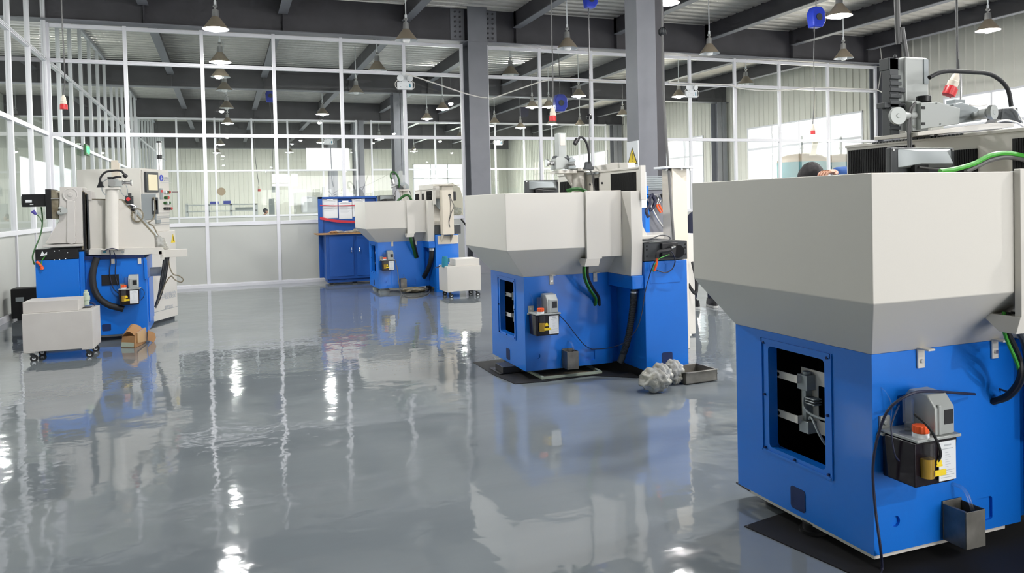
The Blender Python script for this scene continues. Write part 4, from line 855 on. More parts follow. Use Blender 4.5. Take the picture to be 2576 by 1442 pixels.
# ---- workbench with clipboards behind machine A
t = thing('workbench', (2.3, 15.5, 0), 'dark blue steel workbench with back panel, cupboards and wooden top', 'workbench')
X0, X1, Yf, Yb_ = 1.80, 2.92, 15.30, 15.80
b = MB().box((X0, Yf, .10), (X1, Yb_, .965)).box((X0+.03, Yf+.05, .03), (X1-.03, Yb_, .10)); b.build('cupboard', 'blue_bench', t, bevel=.004)
MB().box((X0-.17, Yf-.06, .965), (X1+.1, Yb_-.02, .99)).build('bench_top', 'wood', t, bevel=.003)
b = MB().box((X0-.08, Yb_-.03, .10), (X1+.02, Yb_+.0, 1.69)).box((X0-.08, Yb_-.10, .99), (X0+.0, Yb_-.03, 1.70)).box((X1-.06, Yb_-.10, .99), (X1+.02, Yb_-.03, 1.70)).box((X0-.08, Yb_-.10, 1.66), (X1+.02, Yb_-.03, 1.70)).box((X0, Yb_-.06, .99), (X1-.06, Yb_-.03, 1.28))
b.build('back_panel', 'blue_bench', t, bevel=.003)
for k, (a, c_) in enumerate(((X0+.06, X0+.52), (X0+.58, X1-.04))):
    d = MB().box((a, Yf-.016, .15), (c_, Yf-.001, .93)).build('door', 'blue_bench', t, bevel=.004)
    hx = X0+.48 if k == 0 else X0+.63; MB().tube([(hx, Yf-.018, .70), (hx, Yf-.04, .69), (hx, Yf-.04, .62), (hx, Yf-.018, .61)], .007).build('handle', 'chrome', d)
for dx, dz in ((X0+.05, 0), (X0+.5, 0), (X1-.1, 0)): MB().box((dx, Yf+.02, 0), (dx+.08, Yf+.1, .03)).build('foot', 'black', t)
CB = [(812, 848, 503, 549, 'leftmost clipboard with printed sheet hanging on the blue back panel', 'clear'), (853, 885, 507, 551, 'second clipboard from the left, dark blue, with printed sheet on the blue panel', 'blue'), (887, 917, 503, 545, 'third clipboard on the blue panel, mostly hidden by the white tray', 'clear')]
for (x0, x1, y0, y1, lb, c_) in CB:
    a, d = U(x0, y1, Y=Yb_-.07), U(x1, y0, Y=Yb_-.07); cb = thing('clipboard', ((a.x+d.x)/2, Yb_-.05, a.z), lb, 'clipboard', 'clipboards on the workbench panel')
    MB().box((a.x-.008, Yb_-.064, a.z-.005), (d.x+.008, Yb_-.058, d.z+.02)).build('board', 'blue_bench' if c_ == 'blue' else 'paper', cb)
    MB().box((a.x, Yb_-.068, a.z), (d.x, Yb_-.065, d.z-.01)).build('sheet', 'paper', cb)
    MB().box(((a.x+d.x)/2-.06, Yb_-.085, d.z), ((a.x+d.x)/2+.06, Yb_-.065, d.z+.014)).build('clip', 'chrome', cb)
    w_ = d.x-a.x; p = MB().box((a.x+.12*w_, Yb_-.0695, d.z-.04), (d.x-.12*w_, Yb_-.068, d.z-.028))
    for i in range(9): p.box((a.x+.12*w_, Yb_-.0695, d.z-.075-i*.018), (d.x-(.12+.1*(i % 3))*w_, Yb_-.068, d.z-.079-i*.018))
    p.build('print', 'ink_pale', cb)
for (y0, y1, h, lb) in ((517, 516, .012, 'thin red felt strip across the clipboards'), (549, 561, .03, 'wide sagging red felt strip below the clipboards')):
    a, m_, c_ = U(805, y0, Y=Yb_-.11), U(850, (y0+y1)/2+1.5, Y=Yb_-.11), U(917, y1 if h < .02 else 559, Y=Yb_-.11)
    P_ = smooth_path([a, m_, c_], 8); b = MB(); b.loft([[p+Vector((0, 0, -h/1.2)), p+Vector((0, .006, -h/1.2)), p+Vector((0, .006, h/1.2)), p+Vector((0, 0, h/1.2))] for p in P_]); b.build('felt_strip', 'felt', label=lb, cat='strip')
crumple('plastic_scraps', 'film', [((2.02, 15.42, 1.01), .05, (3, 1, .5)), ((2.3, 15.4, 1.01), .05, (3, 1, .4)), ((2.45, 15.5, 1.02), .07, (1.6, 1, .7))], 'crumpled plastic wrapping on the wooden bench top', 'wrapping', 5, zmin=.992)
crumple('paper_scraps', 'card', [((1.95, 15.32, 1.01), .05, (1.6, 1, .5))], 'brown paper scrap at the left end of the wooden bench top', 'paper', 6, zmin=.992)
# ---- tool cabinet behind the middle machine
t = thing('tool_cabinet', (4.75, 8.1, 0), 'grey open tool cabinet with rolled shutter, behind the middle machine', 'cabinet')
q = lambda x, y, d=0: U(x, y, Y=8.0-d); a, c_ = q(1620, 478), q(1676, 446)
b = MB().box((a.x, 7.98, a.z), (c_.x+.06, 8.15, c_.z))
for i in range(6): b.box((a.x, 7.972, a.z+.02+i*.026), (c_.x+.04, 7.98, a.z+.03+i*.026))
b.build('shutter', 'machine_grey', t); MB().box((a.x-.01, 8.0, .0), (c_.x+.08, 8.16, a.z)).build('back_board', 'steel_grey', t)
MB().box((q(1614, 600).x, 7.9, 0), (q(1624, 600).x, 7.98, q(1618, 522).z)).box((q(1619, 600).x, 7.93, 0), (q(1626, 600).x, 7.99, 1.66)).build('post', 'blue', t)
MB().box((a.x, 7.93, a.z-.06), (c_.x+.06, 7.96, a.z-.05)).build('rail', 'alu', t)
q = lambda x, y: U(x, y, Y=7.90)
tools = [('hook', [(1640, 490), (1634, 500), (1634, 515), (1626, 530), (1629, 542), (1632, 546)], .020, 'cable_dark', 'dark curved wrench hanging at the left of the tool rail'),
 ('hook', [(1640, 488), (1645, 498), (1648, 508), (1643, 522), (1634, 530)], .020, 'cable_dark', 'dark curved wrench hanging second on the tool rail'),
 ('hook', [(1652, 492), (1656, 503), (1652, 512)], .006, 'chrome', 'thin chrome hook on the tool rail'),
 ('hook', [(1658, 492), (1662, 502), (1657, 512)], .006, 'chrome', 'second thin chrome hook on the tool rail'),
 ('pliers', [(1652, 515), (1655, 524), (1662, 535)], .012, 'orange', 'left pliers with orange grips on the tool rail'),
 ('pliers', [(1658, 514), (1662, 523), (1669, 534)], .012, 'orange', 'right pliers with orange grips on the tool rail'),
 ('wrench', [(1629, 500), (1640, 524), (1655, 552), (1675, 580)], .011, 'alu', 'long steel rod leaning across the tool cabinet'),
 ('hook', [(1664, 488), (1668, 500), (1671, 512)], .018, 'black', 'black tool at the right end of the tool rail')]
for (nm, pts, r, m_, lb) in tools: MB().tube([q(*p) for p in pts], r, n=8).build('hand_tool', m_, label=lb, cat='tool')
t = thing('notice_board', (4.6, 7.89, 1.3), 'white paper chart hanging behind the tray of the middle machine', 'chart')
a, c_ = U(1607, 523, Y=7.88), U(1626, 433, Y=7.88); MB().box((a.x-.05, 7.884, a.z), (c_.x, 7.899, c_.z)).build('board', 'paper', t)
# ---- warning sign on the column
t = thing('warning_sign', (5.2, 9.25, 2.0), 'white sign with yellow warning triangle on the side of the big grey column', 'sign')
a, c_ = U(1579, 419, X=5.16), U(1608, 353, X=5.16); ya, yb = a.y, c_.y; yb = max(yb, 9.105); za, zc_ = a.z, c_.z
MB().box((5.151, yb, za-.1), (5.1645, min(ya, 9.415), zc_)).build('plate', 'paper', t)
cy_ = (min(ya, 9.415)+yb)/2; w_ = min(ya, 9.415)-yb; tri = lambda s, x: [(x, cy_-.46*w_*s, za+.02+(1-s)*.055), (x, cy_+.46*w_*s, za+.02+(1-s)*.055), (x, cy_, zc_-.08-(1-s)*.13)]
MB().ext(tri(1.0, 5.149), (.002, 0, 0)).build('triangle_border', 'black', t); MB().ext(tri(.8, 5.147), (.002, 0, 0)).build('triangle', 'yellow', t)
MB().ext([(5.145, cy_-.006, za+.085), (5.145, cy_+.006, za+.085), (5.145, cy_+.013, za+.17), (5.145, cy_-.013, za+.17)], (.002, 0, 0)).cyl((5.145, cy_, za+.066), (5.147, cy_, za+.066), .009, n=12).build('exclamation_mark', 'black', t)
# ---- hanging plugs, cords, hoists
def hang_plug(tip, s, tilt, pts, label, far=False):
    """cable coupling: red ring at the tip, cream body, cable up to the deck"""
    tip = Vector(tip); d = Vector(tilt).normalized(); t = thing('cable_plug', tip, label, 'plug', 'red and white cable couplings hanging from the ceiling')
    MB().lathe([(.028*s, 0), (.034*s, .002*s), (.033*s, .05*s), (.030*s, .055*s)], tip, d, n=20).build('red_ring', 'red', t)
    if not far:
        b = MB(); 
        for k in range(5):
            u, w2 = basis(d); e = u*cos(2*pi*k/5)+w2*sin(2*pi*k/5); b.cyl(tip+e*.033*s, tip+e*.033*s+d*.048*s, .006*s, n=6)
        b.build('ring_ribs', 'red', t)
    MB().lathe([(.030*s, .055*s), (.031*s, .085*s), (.026*s, .09*s), (.022*s, .125*s), (.012*s, .14*s), (.008*s, .15*s)], tip, d, n=20).build('plug_body', 'cream', t)
    MB().tube([tip+d*.145*s]+[Vector(p) for p in pts], .0065*s if s > 1 else .007, n=8, k=8).build('cable', 'cable_grey', t)
    return t
p = U(160, 275, D=8.5); hang_plug(p, 1.05, (.02, 0, 1), [U(163, 200, D=8.5), U(160, 120, D=8.5), U(155, 20, D=8.5), U(152, -120, D=8.5)+Vector((0, 0, 1.4))], 'hanging red and white cable plug at upper left, over the left machine')
p = U(1391, 305, D=9); hang_plug(p, 1.15, (0, 0, 1), [U(1391, 230, D=9), U(1390, 150, D=9), U(1387, 40, D=9), U(1385, -120, D=9)+Vector((0, 0, 1.2))], 'hanging red and white cable plug in the middle, left of the microscope lamp')
p = U(2385, 240, D=4.6); d = (U(2400, 204, D=4.6)-p); hang_plug(p, 1.0, d, [U(2407, 196, D=4.6), U(2412, 184, D=4.6), U(2410, 150, D=4.6), U(2407, 60, D=4.6), U(2404, -150, D=4.6)+Vector((0, 0, 2.6))], 'tilted red and white cable plug hanging before the ribbed wall at upper right')
p = U(2045, 338, D=12); hang_plug(p, 1.05, (0, 0, 1), [U(2048, 250, D=12), U(2047, 150, D=12), U(2049, 70, D=12)], 'small red and white cable plug hanging below the right blue hoist', far=True)
p = U(652, 482, Y=36); hang_plug(p, 1.8, (0, 0, 1), [U(646, 430, Y=36), U(641, 380, Y=36), U(640, 300, Y=36)], 'tiny red cable plug hanging in the rear room behind the glass', far=True)
def hoist(c, s, label, cord):
    c = Vector(c); t = thing('cable_hoist', c, label, 'hoist', 'blue spring balancers under the deck')
    b = MB(); pr = [(-.09, -.14), (.07, -.14), (.12, -.06), (.12, .08), (.06, .15), (-.06, .15), (-.11, .06)]
    b.ext([c+Vector((x*s, -.07*s, z*s)) for x, z in pr], (0, .14*s, 0)); b.build('drum_casing', 'hoist_blue', t, bevel=.02*s, seg=3)
    MB().cyl(c+Vector((0, -.08*s, 0)), c+Vector((0, -.07*s, 0)), .05*s, n=20).build('spindle', 'charcoal', t)
    MB().tube([c+Vector((0, 0, .14*s)), c+Vector((.01, 0, .22*s)), c+Vector((0, 0, max(ZD-c.z, .3*s)))], .01).build('hanger', 'chrome', t)
    if cord: MB().tube([c+Vector((-.03*s, 0, -.13*s))]+[Vector(p) for p in cord], .008).build('cord', 'cable_grey', t)
    return t
h1 = hoist(U(1484, 0, D=12.5), .95, 'blue cable hoist at the top edge, left of the big grey column', [U(1482, 120, D=12), U(1483, 290, D=11), U(1482, 380, D=9), U(1481, 408, D=7.5)])
pb = U(1482, 294, D=11); MB().ball(pb, .045, n=14).build('stop_ball', 'black', h1)
hoist(U(2052, 45, D=12.2), 1.1, 'blue cable hoist under the deck beside the glaring lamp at upper right', [U(2048, 70, D=12), U(2048, 80, D=12)])
hoist(U(680, 242, D=27), 1.5, 'blue cable hoist behind the glass in the left bay', [U(684, 300, D=27), U(684, 340, D=27)])
hoist(U(1408, 260, D=20), 1.5, 'blue cable hoist behind the glass, right of the hanging red plug', None)
# cord with basket ball past the column
t = thing('ceiling_cable', U(1690, 612, Y=6.3), 'dark cord with a woven stop ball hanging past the big grey column', 'cord')
pts = [U(1664, -60, D=8.6)+Vector((0, 0, 1.0)), U(1665, 0, D=8.6), U(1666, 80, D=8.6), U(1668, 200, D=8.3), U(1675, 330, D=8), U(1681, 410, D=7.7), U(1687, 500, D=7.3), U(1695, 605, D=6.9)]
MB().tube(pts, .013, n=8, k=8).build('cord', 'cable_grey', t); c_ = U(1667, 80, D=8.6); ob = MB().ball(c_, .045, n=14).build('ball', 'charcoal', t)
b = MB()
for k in range(6):
    a_ = pi*k/6; b.tube([c_+Vector((.048*cos(a_)*cos(f), .048*sin(a_)*cos(f), .048*sin(f))) for f in [i*pi/6 for i in range(13)]], .003, n=4, k=2)
b.build('net', 'black', ob)
t = thing('rising_cable', U(2290, 150, D=4.4), 'thick grey cable running from the deck down behind the tall grey slide', 'cable')
MB().tube([U(2284, 170, D=4.5), U(2268, 70, D=4.5), U(2256, 0, D=4.5), U(2245, -80, D=4.5)+Vector((0, 0, 2.7))], .016, n=8).build('cable', 'cable_grey', t)
t = thing('drop_cable', U(2418, 251, D=4.4), 'thin dark cable hanging before the ribbed wall into the near machine', 'cable')
MB().tube([U(2416, 180, D=4.5), U(2418, 215, D=4.4), U(2417, 258, D=4.2)], .006, n=8).build('cable', 'cable_grey', t)
# emergency lights
def emergency(c, label, s=1.0, back=False):
    c = Vector(c); t = thing('emergency_light', c, label, 'emergency light', 'twin-spot emergency lights on the partition'); B_ = lambda x, y, z: c+Vector((x*s, y*s, z*s))
    MB().box(B_(-.16, -.05, -.085), B_(.16, .0, .075)).build('battery_box', 'paper', t, bevel=.008)
    MB().box(B_(-.06, -.03, .075), B_(.06, 0, .27)).build('bracket', 'paper', t)
    for sx in (-1, 1):
        h = MB().lathe([(.02, .05), (.05, .035), (.068, 0), (.060, -.006), (.03, .01)], B_(sx*.09, -.06, .15), (-sx*.35, -1, -.1), n=20) if False else MB().lathe([(.03, -.04), (.055, -.02), (.068, .01), (.060, .014), (.030, .002)], B_(sx*.10, -.06, .15), (sx*.25, -1, -.15), n=20)
        h.build('spot_lamp', 'lamp_inside', t); MB().tube([B_(sx*.13, -.03, .12), B_(sx*.2, -.03, .06), B_(sx*.2, -.03, -.03), B_(sx*.15, -.03, -.07)], .006*s).build('lead', 'cable_white', t)
    g = MB(); g.ext([B_(.085, -.052, -.04), B_(.12, -.052, -.04), B_(.112, -.052, .045), B_(.092, -.052, .045)], (0, .003, 0)); g.build('running_man', 'sea_pump', t)
    p = MB().box(B_(-.11, -.052, -.035), B_(-.085, -.05, -.018)).box(B_(.02, -.052, -.04), B_(.055, -.05, -.022)).box(B_(-.11, -.052, .035), B_(-.06, -.05, .04)).box(B_(-.06, -.052, .0), B_(.05, -.05, .004)); p.build('print', 'ink_pale', t)
    return t
emergency(U(1018, 216, Y=16.12), 'twin-spot emergency light left of the dark splice column', 1.0)
emergency(U(1738, 237, Y=16.12), 'twin-spot emergency light right of the big grey column', 1.0)
emergency(U(1253, 360, Y=31.36), 'small emergency light seen on the rear partition, right of the dark splice column', 1.1)
emergency(U(826, 358, Y=31.36), 'small emergency light seen on the rear partition above the white wall panels', 1.1)
t = thing('exit_sign', (XL+.08, 20.16, 2.9), 'glowing green exit sign on the left glass wall', 'exit sign')
c_ = U(222, 378, X=XL+.10); MB().box((XL+.05, c_.y-.26, c_.z-.12), (XL+.10, c_.y+.26, c_.z+.12)).build('casing', 'green_dark', t, bevel=.004)
b = MB()
for dy, h in ((-.2, .07), (-.14, .05), (-.1, .08), (-.03, .09), (.04, .08), (.1, .05), (.16, .07)): b.box((XL+.1, c_.y+dy-.018, c_.z-h), (XL+.104, c_.y+dy+.018, c_.z+h))
b.box((XL+.1, c_.y-.22, c_.z-.01), (XL+.104, c_.y+.2, c_.z+.015)); b.build('lettering', 'green_glow', t)
# conduits
def conduit(pts, label, r=.014, Y=16.105):
    t = MB().tube([U(x, y, Y=Y) for x, y in pts], r, n=8, k=8); return t.build('conduit', 'cable_white', label=label, cat='conduit', group='white conduits along the partition')
conduit([(1020, 186), (1050, 195), (1100, 212), (1170, 235), (1205, 244), (1226, 246)], 'white conduit sloping from the left emergency light to the splice column', Y=15.845)
conduit([(1226, 243), (1229, 248), (1240, 247), (1300, 226), (1360, 206), (1404, 198), (1420, 199), (1500, 203), (1573, 207)], 'white conduit rising along the partition right of the splice column')
conduit([(1682, 208), (1737, 211), (1830, 214), (1860, 222), (1920, 228), (1990, 226), (2050, 220), (2203, 225)], 'white conduit sagging below the rail of the right bay', Y=16.03)
conduit([(2214, 118), (2218, 160), (2213, 200), (2209, 225)], 'white conduit running up the corner column at the right end of the partition')
conduit([(2206, 226), (2222, 234), (2240, 243)], 'short white conduit slanting down from the right end of the partition', Y=15.9)
t = MB().ext([U(2570, 60, X=17.0), U(2300, 100, X=17.0), U(2300, 103, X=17.0), U(2570, 64, X=17.0)], (.02, 0, 0))
# ---- compressed-air tanks behind the right bay
def tank(x, y, r, ztop, label, plate=True):
    t = thing('air_tank', (x, y, 0), label, 'tank', 'teal compressed-air tanks behind the glass')
    MB().lathe([(r, .35), (r, ztop-.24)], (x, y, 0), n=40).build('shell', 'teal', t)
    MB().lathe([(r, ztop-.24), (r*.985, ztop-.19), (r*.93, ztop-.13), (r*.8, ztop-.07), (r*.55, ztop-.02), (r*.25, ztop), (.01, ztop)], (x, y, 0), n=40).lathe([(r*.3, .15), (r*.8, .22), (r, .35)], (x, y, 0), n=40).build('dished_end', 'tan', t)
    MB().cyl((x, y, ztop), (x, y, ztop+.12), .03, n=12).cyl((x, y, ztop+.12), (x, y, ztop+.2), .05, n=12).cyl((x, y, ztop+.2), (x, y, ztop+.5), .035, n=12).build('valve', 'machine_grey', t)
    for k in range(3): a_ = 2*pi*k/3; MB().cyl((x+r*.7*cos(a_), y+r*.7*sin(a_), 0), (x+r*.8*cos(a_), y+r*.8*sin(a_), .4), .04, n=8).build('leg', 'teal', t)
    return t
tk = tank(U(2018, 430, Y=17.5).x, 17.5, .67, U(2018, 387, Y=17.5).z, 'left teal compressed-air tank behind the right glass bay')
tank(16.47, 17.5, .58, U(2140, 388, Y=17.5).z, 'right teal compressed-air tank, half hidden by the louvred screen')
a = U(2040, 388, Y=16.7); c_ = U(2052, 356, Y=16.7); MB().ext([U(2038, 391, Y=16.7), U(2052, 391, Y=16.7), U(2058, 357, Y=16.7), U(2046, 355, Y=16.7)], (0, .03, 0)).cyl(U(2051, 357, Y=16.71), U(2051, 357, Y=16.71)+Vector((0, 0, 5.72-U(2051, 357, Y=16.71).z)), .006, n=6).build('hanging_plate', 'cream', label='pale perforated plate hanging in front of the left air tank', cat='plate')
# ================================================================== the older machine on the left (D)
mD = thing('grinding_machine', (-1.45, 10.4, 0), 'older open grinding machine with black motor, at the left side of the room', 'grinding machine')
q = lambda x, y, d=0: U(x, y, Y=10.05-d); P3 = Vector
b = MB().box((-2.0, 10.05, .07), (-1.57, 10.9, .985)).box((-1.57, 10.07, .07), (-1.52, 10.9, 1.055)).box((-1.52, 10.127, .07), (-.886, 10.95, .955)).box((-.886, 10.28, .17), (-.872, 10.85, .70)).box((-.905, 10.09, .70), (-.872, 10.135, .93))
b.build('body', 'blue', mD, bevel=.005)
MB().box((-1.54, 10.10, .955), (-.90, 10.9, 1.0)).build('drip_edge', 'blue_dark', mD)
q2 = lambda x, y, d=0: U(x, y, Y=10.12-d)
a, c_ = q2(257, 834), q2(279, 815); MB().ext([(x_, 10.123, z_) for (x_, z_) in rrect((a.x+c_.x)/2, (a.z+c_.z)/2, c_.x-a.x, c_.z-a.z, .015)], (0, .004, 0)).build('lifting_pocket', 'blue_dark', mD)
MB().box(q2(256, 719, .006), q2(299, 690)).build('cover_plate', 'black', mD, bevel=.002)
for x0 in (280, 347): MB().box(q2(x0, 664, .012), q2(x0+8, 640)).build('bracket', 'white', mD, bevel=.001)
for (fx, fy) in ((-1.9, 10.2), (-1.0, 10.25), (-1.0, 10.8), (-1.9, 10.8)): MB().cyl((fx, fy, 0), (fx, fy, .075), .05, n=16).build('levelling_foot', 'black', mD)
# black slide box, headstock, dial
MB().box(q(89, 657, .0), q(197, 624)+P3((0, .6, 0))).build('cross_slide', 'black', mD, bevel=.004)
for k, (x, y) in enumerate(((137, 632), (149, 631), (170, 636), (137, 654), (150, 653), (165, 651))): MB().cyl(q(x, y, .004), q(x, y), .006, n=8).build('screw', 'paper', mD)
MB().ext([q(101, 645, .01), q(106, 632, .01), (q(112, 640, .01)), q(118, 634, .01), q(118, 642, .01)], (0, .01, 0)).build('label_remnant', 'paper', mD)
MB().box(q(106, 623, .03), q(210, 613)+P3((0, .5, 0))).build('head_base', 'white_dirty', mD, bevel=.004)
h = MB(); h.ext([q(113, 613), q(209, 613), q(206, 471), q(150, 470), q(148, 556), q(141, 568)], (0, .35, 0)); h.ext([q(168, 613, .02), q(190, 613, .02), q(188, 505, .02), q(168, 505, .02)], (0, .03, 0)); hs = h.build('headstock', 'white_dirty', mD, bevel=.008)
a = q(176.5, 490, .02); MB().lathe([(.078, 0), (.078, .012), (.070, .016), (.060, .010), (.03, .014), (.022, .022), (.008, .022)], a+P3((0, .018, 0)), (0, -1, 0), n=32).build('dial', 'white_dirty', hs)
a = q(180, 604, .03); MB().cyl(a, a+P3((0, .03, 0)), .045, n=24).build('boss', 'white_dirty', hs)
MB().box(q(116, 551), q(127.5, 476)+P3((0, .4, 0))).build('adapter_plate', 'black', mD, bevel=.002)
MB().ext([q(128, 550, -.02), q(148, 552, -.02), q(147, 500, -.02), q(143, 484, -.02), q(138, 479, -.02), q(128, 478, -.02)], (0, .28, 0)).build('belt_guard', 'grimy', mD, bevel=.006)
MB().box(q(127, 501, .0), q(148, 498.5, .0)+P3((0, .3, 0))).build('guard_seam', 'alu', mD)
mo = MB().box(q(55, 521, -.04), q(117, 488)+P3((0, .22, 0))).box(q(53.5, 516, -.05), q(55, 493)+P3((0, .2, 0))).build('drive_motor', 'black', mD, bevel=.006)
MB().box(q(64.5, 510, -.036), q(80, 503, -.038)).box(q(75, 515.5, -.036), q(84, 514, -.038)).build('rating_plate', 'paper', mo)
MB().tube([q(148, 532, .05), q(150, 537, .06), q(156, 537, .07), q(160, 532, .07), q(158, 525, .06), q(150, 524, .04)], .02, n=12).cyl(q(161, 530, .09), q(161, 530, .03), .034, n=20).build('dust_elbow', 'head_grey', mD)
for k, x in enumerate((207.5, 212, 216.5, 220)):
    MB().box(q(x-1.4, 628, -.02), q(x+1.2, 480+k*3, -.02)+P3((0, .5, 0))).build('way_cover', ['grimy', 'black', 'grimy', 'charcoal'][k], mD)
MB().ext([q(209, 477, -.05), q(229, 481, -.05), q(231, 503, -.05), q(222, 503, -.05), (q(220, 490, -.05)), q(212, 489, -.05)], (0, .3, 0)).build('head_shield', 'white_dirty', mD, bevel=.002)
# hood: white panel with sloping edge, dark seal along the slope
h = MB(); h.ext([q2(221, 630), q2(389, 630), q2(388, 592), q2(306, 504), q2(221, 502)], (0, .06, 0)); h.ext([q2(221, 630, -.06), q2(238, 630, -.06), q2(238, 502, -.06), q2(221, 502, -.06)], (0, .5, 0)); h.build('hood_panel', 'white', mD, bevel=.003)
MB().ext([q2(389, 600, .004), q2(391, 590, .004), q2(308, 501.5, .004), q2(221, 500, .004), q2(221, 502, .004), q2(306, 504, .004), q2(388, 592, .004)], (0, .08, 0)).build('rubber_edge', 'grimy', mD)
h = MB(); h.ext([q2(309, 502, -.1), q2(322, 508, -.1), q2(362, 556, -.1), q2(404, 605, -.1), q2(404, 630, -.1), q2(389, 630, -.1), q2(388, 592, -.1)], (0, .25, 0)); h.build('chute', 'machine_grey', mD, bevel=.002)
h = MB(); h.ext([q2(223, 625, .03), q2(404, 623, .03), q2(410, 624, .03), q2(410, 641, .03), q2(385, 641, .03), q2(382, 639, .03), q2(360, 642, .03), q2(300, 642, .03), q2(223, 641, .03)], (0, .75, 0)); tray = h.build('coolant_tray', 'white', mD, bevel=.004)
for x in (263, 309): MB().cyl(q2(x, 634, .034), q2(x, 634, .03), .015, n=16).build('sight_glass', 'sea_pump' if x < 300 else 'machine_grey', tray)
MB().box(q2(410, 648, -.05), q2(470, 627, -.05)+P3((0, .12, 0))).box(q2(404, 654, .0), q2(412, 628, .0)+P3((0, .3, 0))).build('cable_channel', 'white', mD, bevel=.003)
MB().box(q2(400, 640, .03), q2(407, 632, .03)+P3((0, .02, 0))).build('latch', 'black', mD)
# pillar with measuring head and gooseneck
MB().cyl(q2(282, 627, .10), q2(282, 477, .10), .068, n=36).build('pillar', 'white', mD)
MB().box(q2(253, 630, .16), q2(312, 626, .16)+P3((0, .12, 0))).build('pillar_foot', 'white', mD, bevel=.003)
MB().box(q2(261, 477, .18), q2(300, 471.5, .18)+P3((0, .2, 0))).build('mounting_plate', 'white', mD, bevel=.004)
MB().box(q2(272, 470, .12), q2(296, 449, .12)+P3((0, .12, 0))).box(q2(296, 470, .10), q2(306, 454, .10)+P3((0, .1, 0))).build('measuring_head', 'head_grey', mD, bevel=.004)
MB().box(q2(270, 450, .13), q2(283, 445, .13)+P3((0, .15, 0))).tube([q2(283, 448, .12), q2(296, 445, .12), q2(306, 446, .12)], .012).build('head_wiring', 'black', mD)
a = q2(281, 461, .2); MB().cyl(a, a+P3((0, .02, 0)), .039, n=28).cyl(a+P3((0, .02, 0)), a+P3((0, .09, 0)), .02, n=20).cyl(a-P3((0, .003, 0)), a, .012, n=12).build('knob', 'alu', mD)
MB().cyl(q2(311, 460, .05), q2(328, 460, .05), .018, n=20).cyl(q2(328, 460, .05), q2(332, 460, .05), .034, n=24).cyl(q2(308, 460, .05), q2(311, 460, .05), .03, n=20).build('knob', 'alu', mD)
MB().box(q2(281, 465, -.05), q2(296, 403, -.05)+P3((0, .06, 0))).box(q2(296, 460, -.06), q2(300, 410, -.06)+P3((0, .06, 0))).build('vertical_slide', 'cream', mD, bevel=.004)
g = MB().tube([q2(252, 458, .12), q2(252, 450, .12), q2(256, 442, .12), q2(266, 433, .12), (q2(280, 430, .12)), q2(296, 429, .12), q2(306, 431, .12), q2(312, 439, .12)], .012, n=10, k=8).build('gooseneck_lamp', 'rubber', mD)
MB().ext([q2(242, 472, .15), q2(246, 465, .15), q2(248, 457, .15), q2(257, 457, .15), q2(258, 466, .15), q2(263, 471, .15)], (0, .07, 0)).build('lamp_base', 'black', g, bevel=.004)
MB().cyl(q2(311, 439, .12), q2(319, 446, .12), .024, n=16).build('lamp_head', 'black', g)
MB().tube([q2(256, 462, .12), (q2(262, 455, .13)), q2(272, 450, .13)], .005).tube([q2(256, 470, .13), q2(257, 480, .13), q2(262, 487, .13), q2(266, 491, .13)], .005).tube([q2(300, 472, .15), q2(306, 485, .15), q2(313, 493, .15), q2(320, 490, .15), q2(321, 478, .15), q2(317, 466, .15)], .004).build('cord', 'machine_grey', mD)
st = MB().box(q2(315, 514, -.02), q2(334, 493, -.02)+P3((0, .08, 0))).ext([q2(328, 530, .0), q2(335, 528, .0), q2(334, 498, .0), q2(329, 494, .0)], (0, .06, 0)).box(q2(322, 493, -.04), q2(330, 486, -.04)+P3((0, .04, 0))).build('switch_box', 'charcoal', mD, bevel=.004)
MB().cyl(q2(322.5, 501, .03), q2(322.5, 501, -.02), .022, n=20).build('stop_button', 'red', st)
b = MB()
for k in range(26):
    a_ = 2*pi*k/26; c0 = q2(346, 542, .02); b.box(c0+P3((.058*cos(a_)-.008, -.01, .075*sin(a_)-.008)), c0+P3((.058*cos(a_)+.008, .01, .075*sin(a_)+.008)))
b.build('cable_chain', 'grimy', mD)
MB().tube([q2(318, 516, .02), q2(330, 515, .02), q2(341, 522, .02), q2(342, 540, .02), q2(340, 555, .02)], .008).tube([q2(345, 520, .02), q2(343, 530, .02)], .008).build('hose', 'alu', mD)
MB().cyl(q2(332, 525, .02), q2(339, 529, .02), .02, n=12).build('nozzle_joint', 'black', mD)
lubricator(mD, q2(302, 727).x, 10.125, q2(302, 727).z)
corrugated(mD, [q2(244, 648, .06), q2(237, 670, .07), q2(233, 700, .08), q2(238, 730, .08), q2(252, 753, .08), q2(275, 768, .08), q2(293, 773, .08), q2(311, 778, .08)], .036, rings=False, name='drain_hose')
MB().tube([q2(262, 632, .17), q2(270, 628, .19), q2(283, 625, .19), q2(296, 629, .18)], .005).tube([q2(276, 630, .18), q2(278, 655, .05), q2(276, 690, .03), q2(285, 725, .03), q2(303, 742, .03)], .006).tube([q2(286, 632, .18), q2(292, 655, .05), q2(290, 690, .03), (q2(297, 720, .03))], .005).build('cord', 'cable_dark', mD)
MB().tube([q2(352, 722, .03), q2(362, 732, .04), q2(362, 745, .04), q2(354, 756, .03)], .004).build('cord', 'cable_dark', mD)
a = U(378, 684, X=-.87); MB().cyl(a, a+P3((.13, 0, 0)), .055, n=24).cyl(a+P3((.13, 0, 0)), a+P3((.15, 0, 0)), .02, n=12).build('coolant_valve', 'head_grey', mD, bevel=.004)
random.seed(4)
for k in range(7):
    dx = k*2.4; MB().tube([q2(412+dx*.9, 646, -.1), q2(410+dx*.8, 668, -.1), q2(405+dx*.8, 700, -.12), q2(399+dx*.5, 740, -.15), q2(390+dx*.2, 772, -.2)], .010, n=6).build('cable', ['rubber', 'cable_grey', 'rubber', 'charcoal'][k % 4], mD)
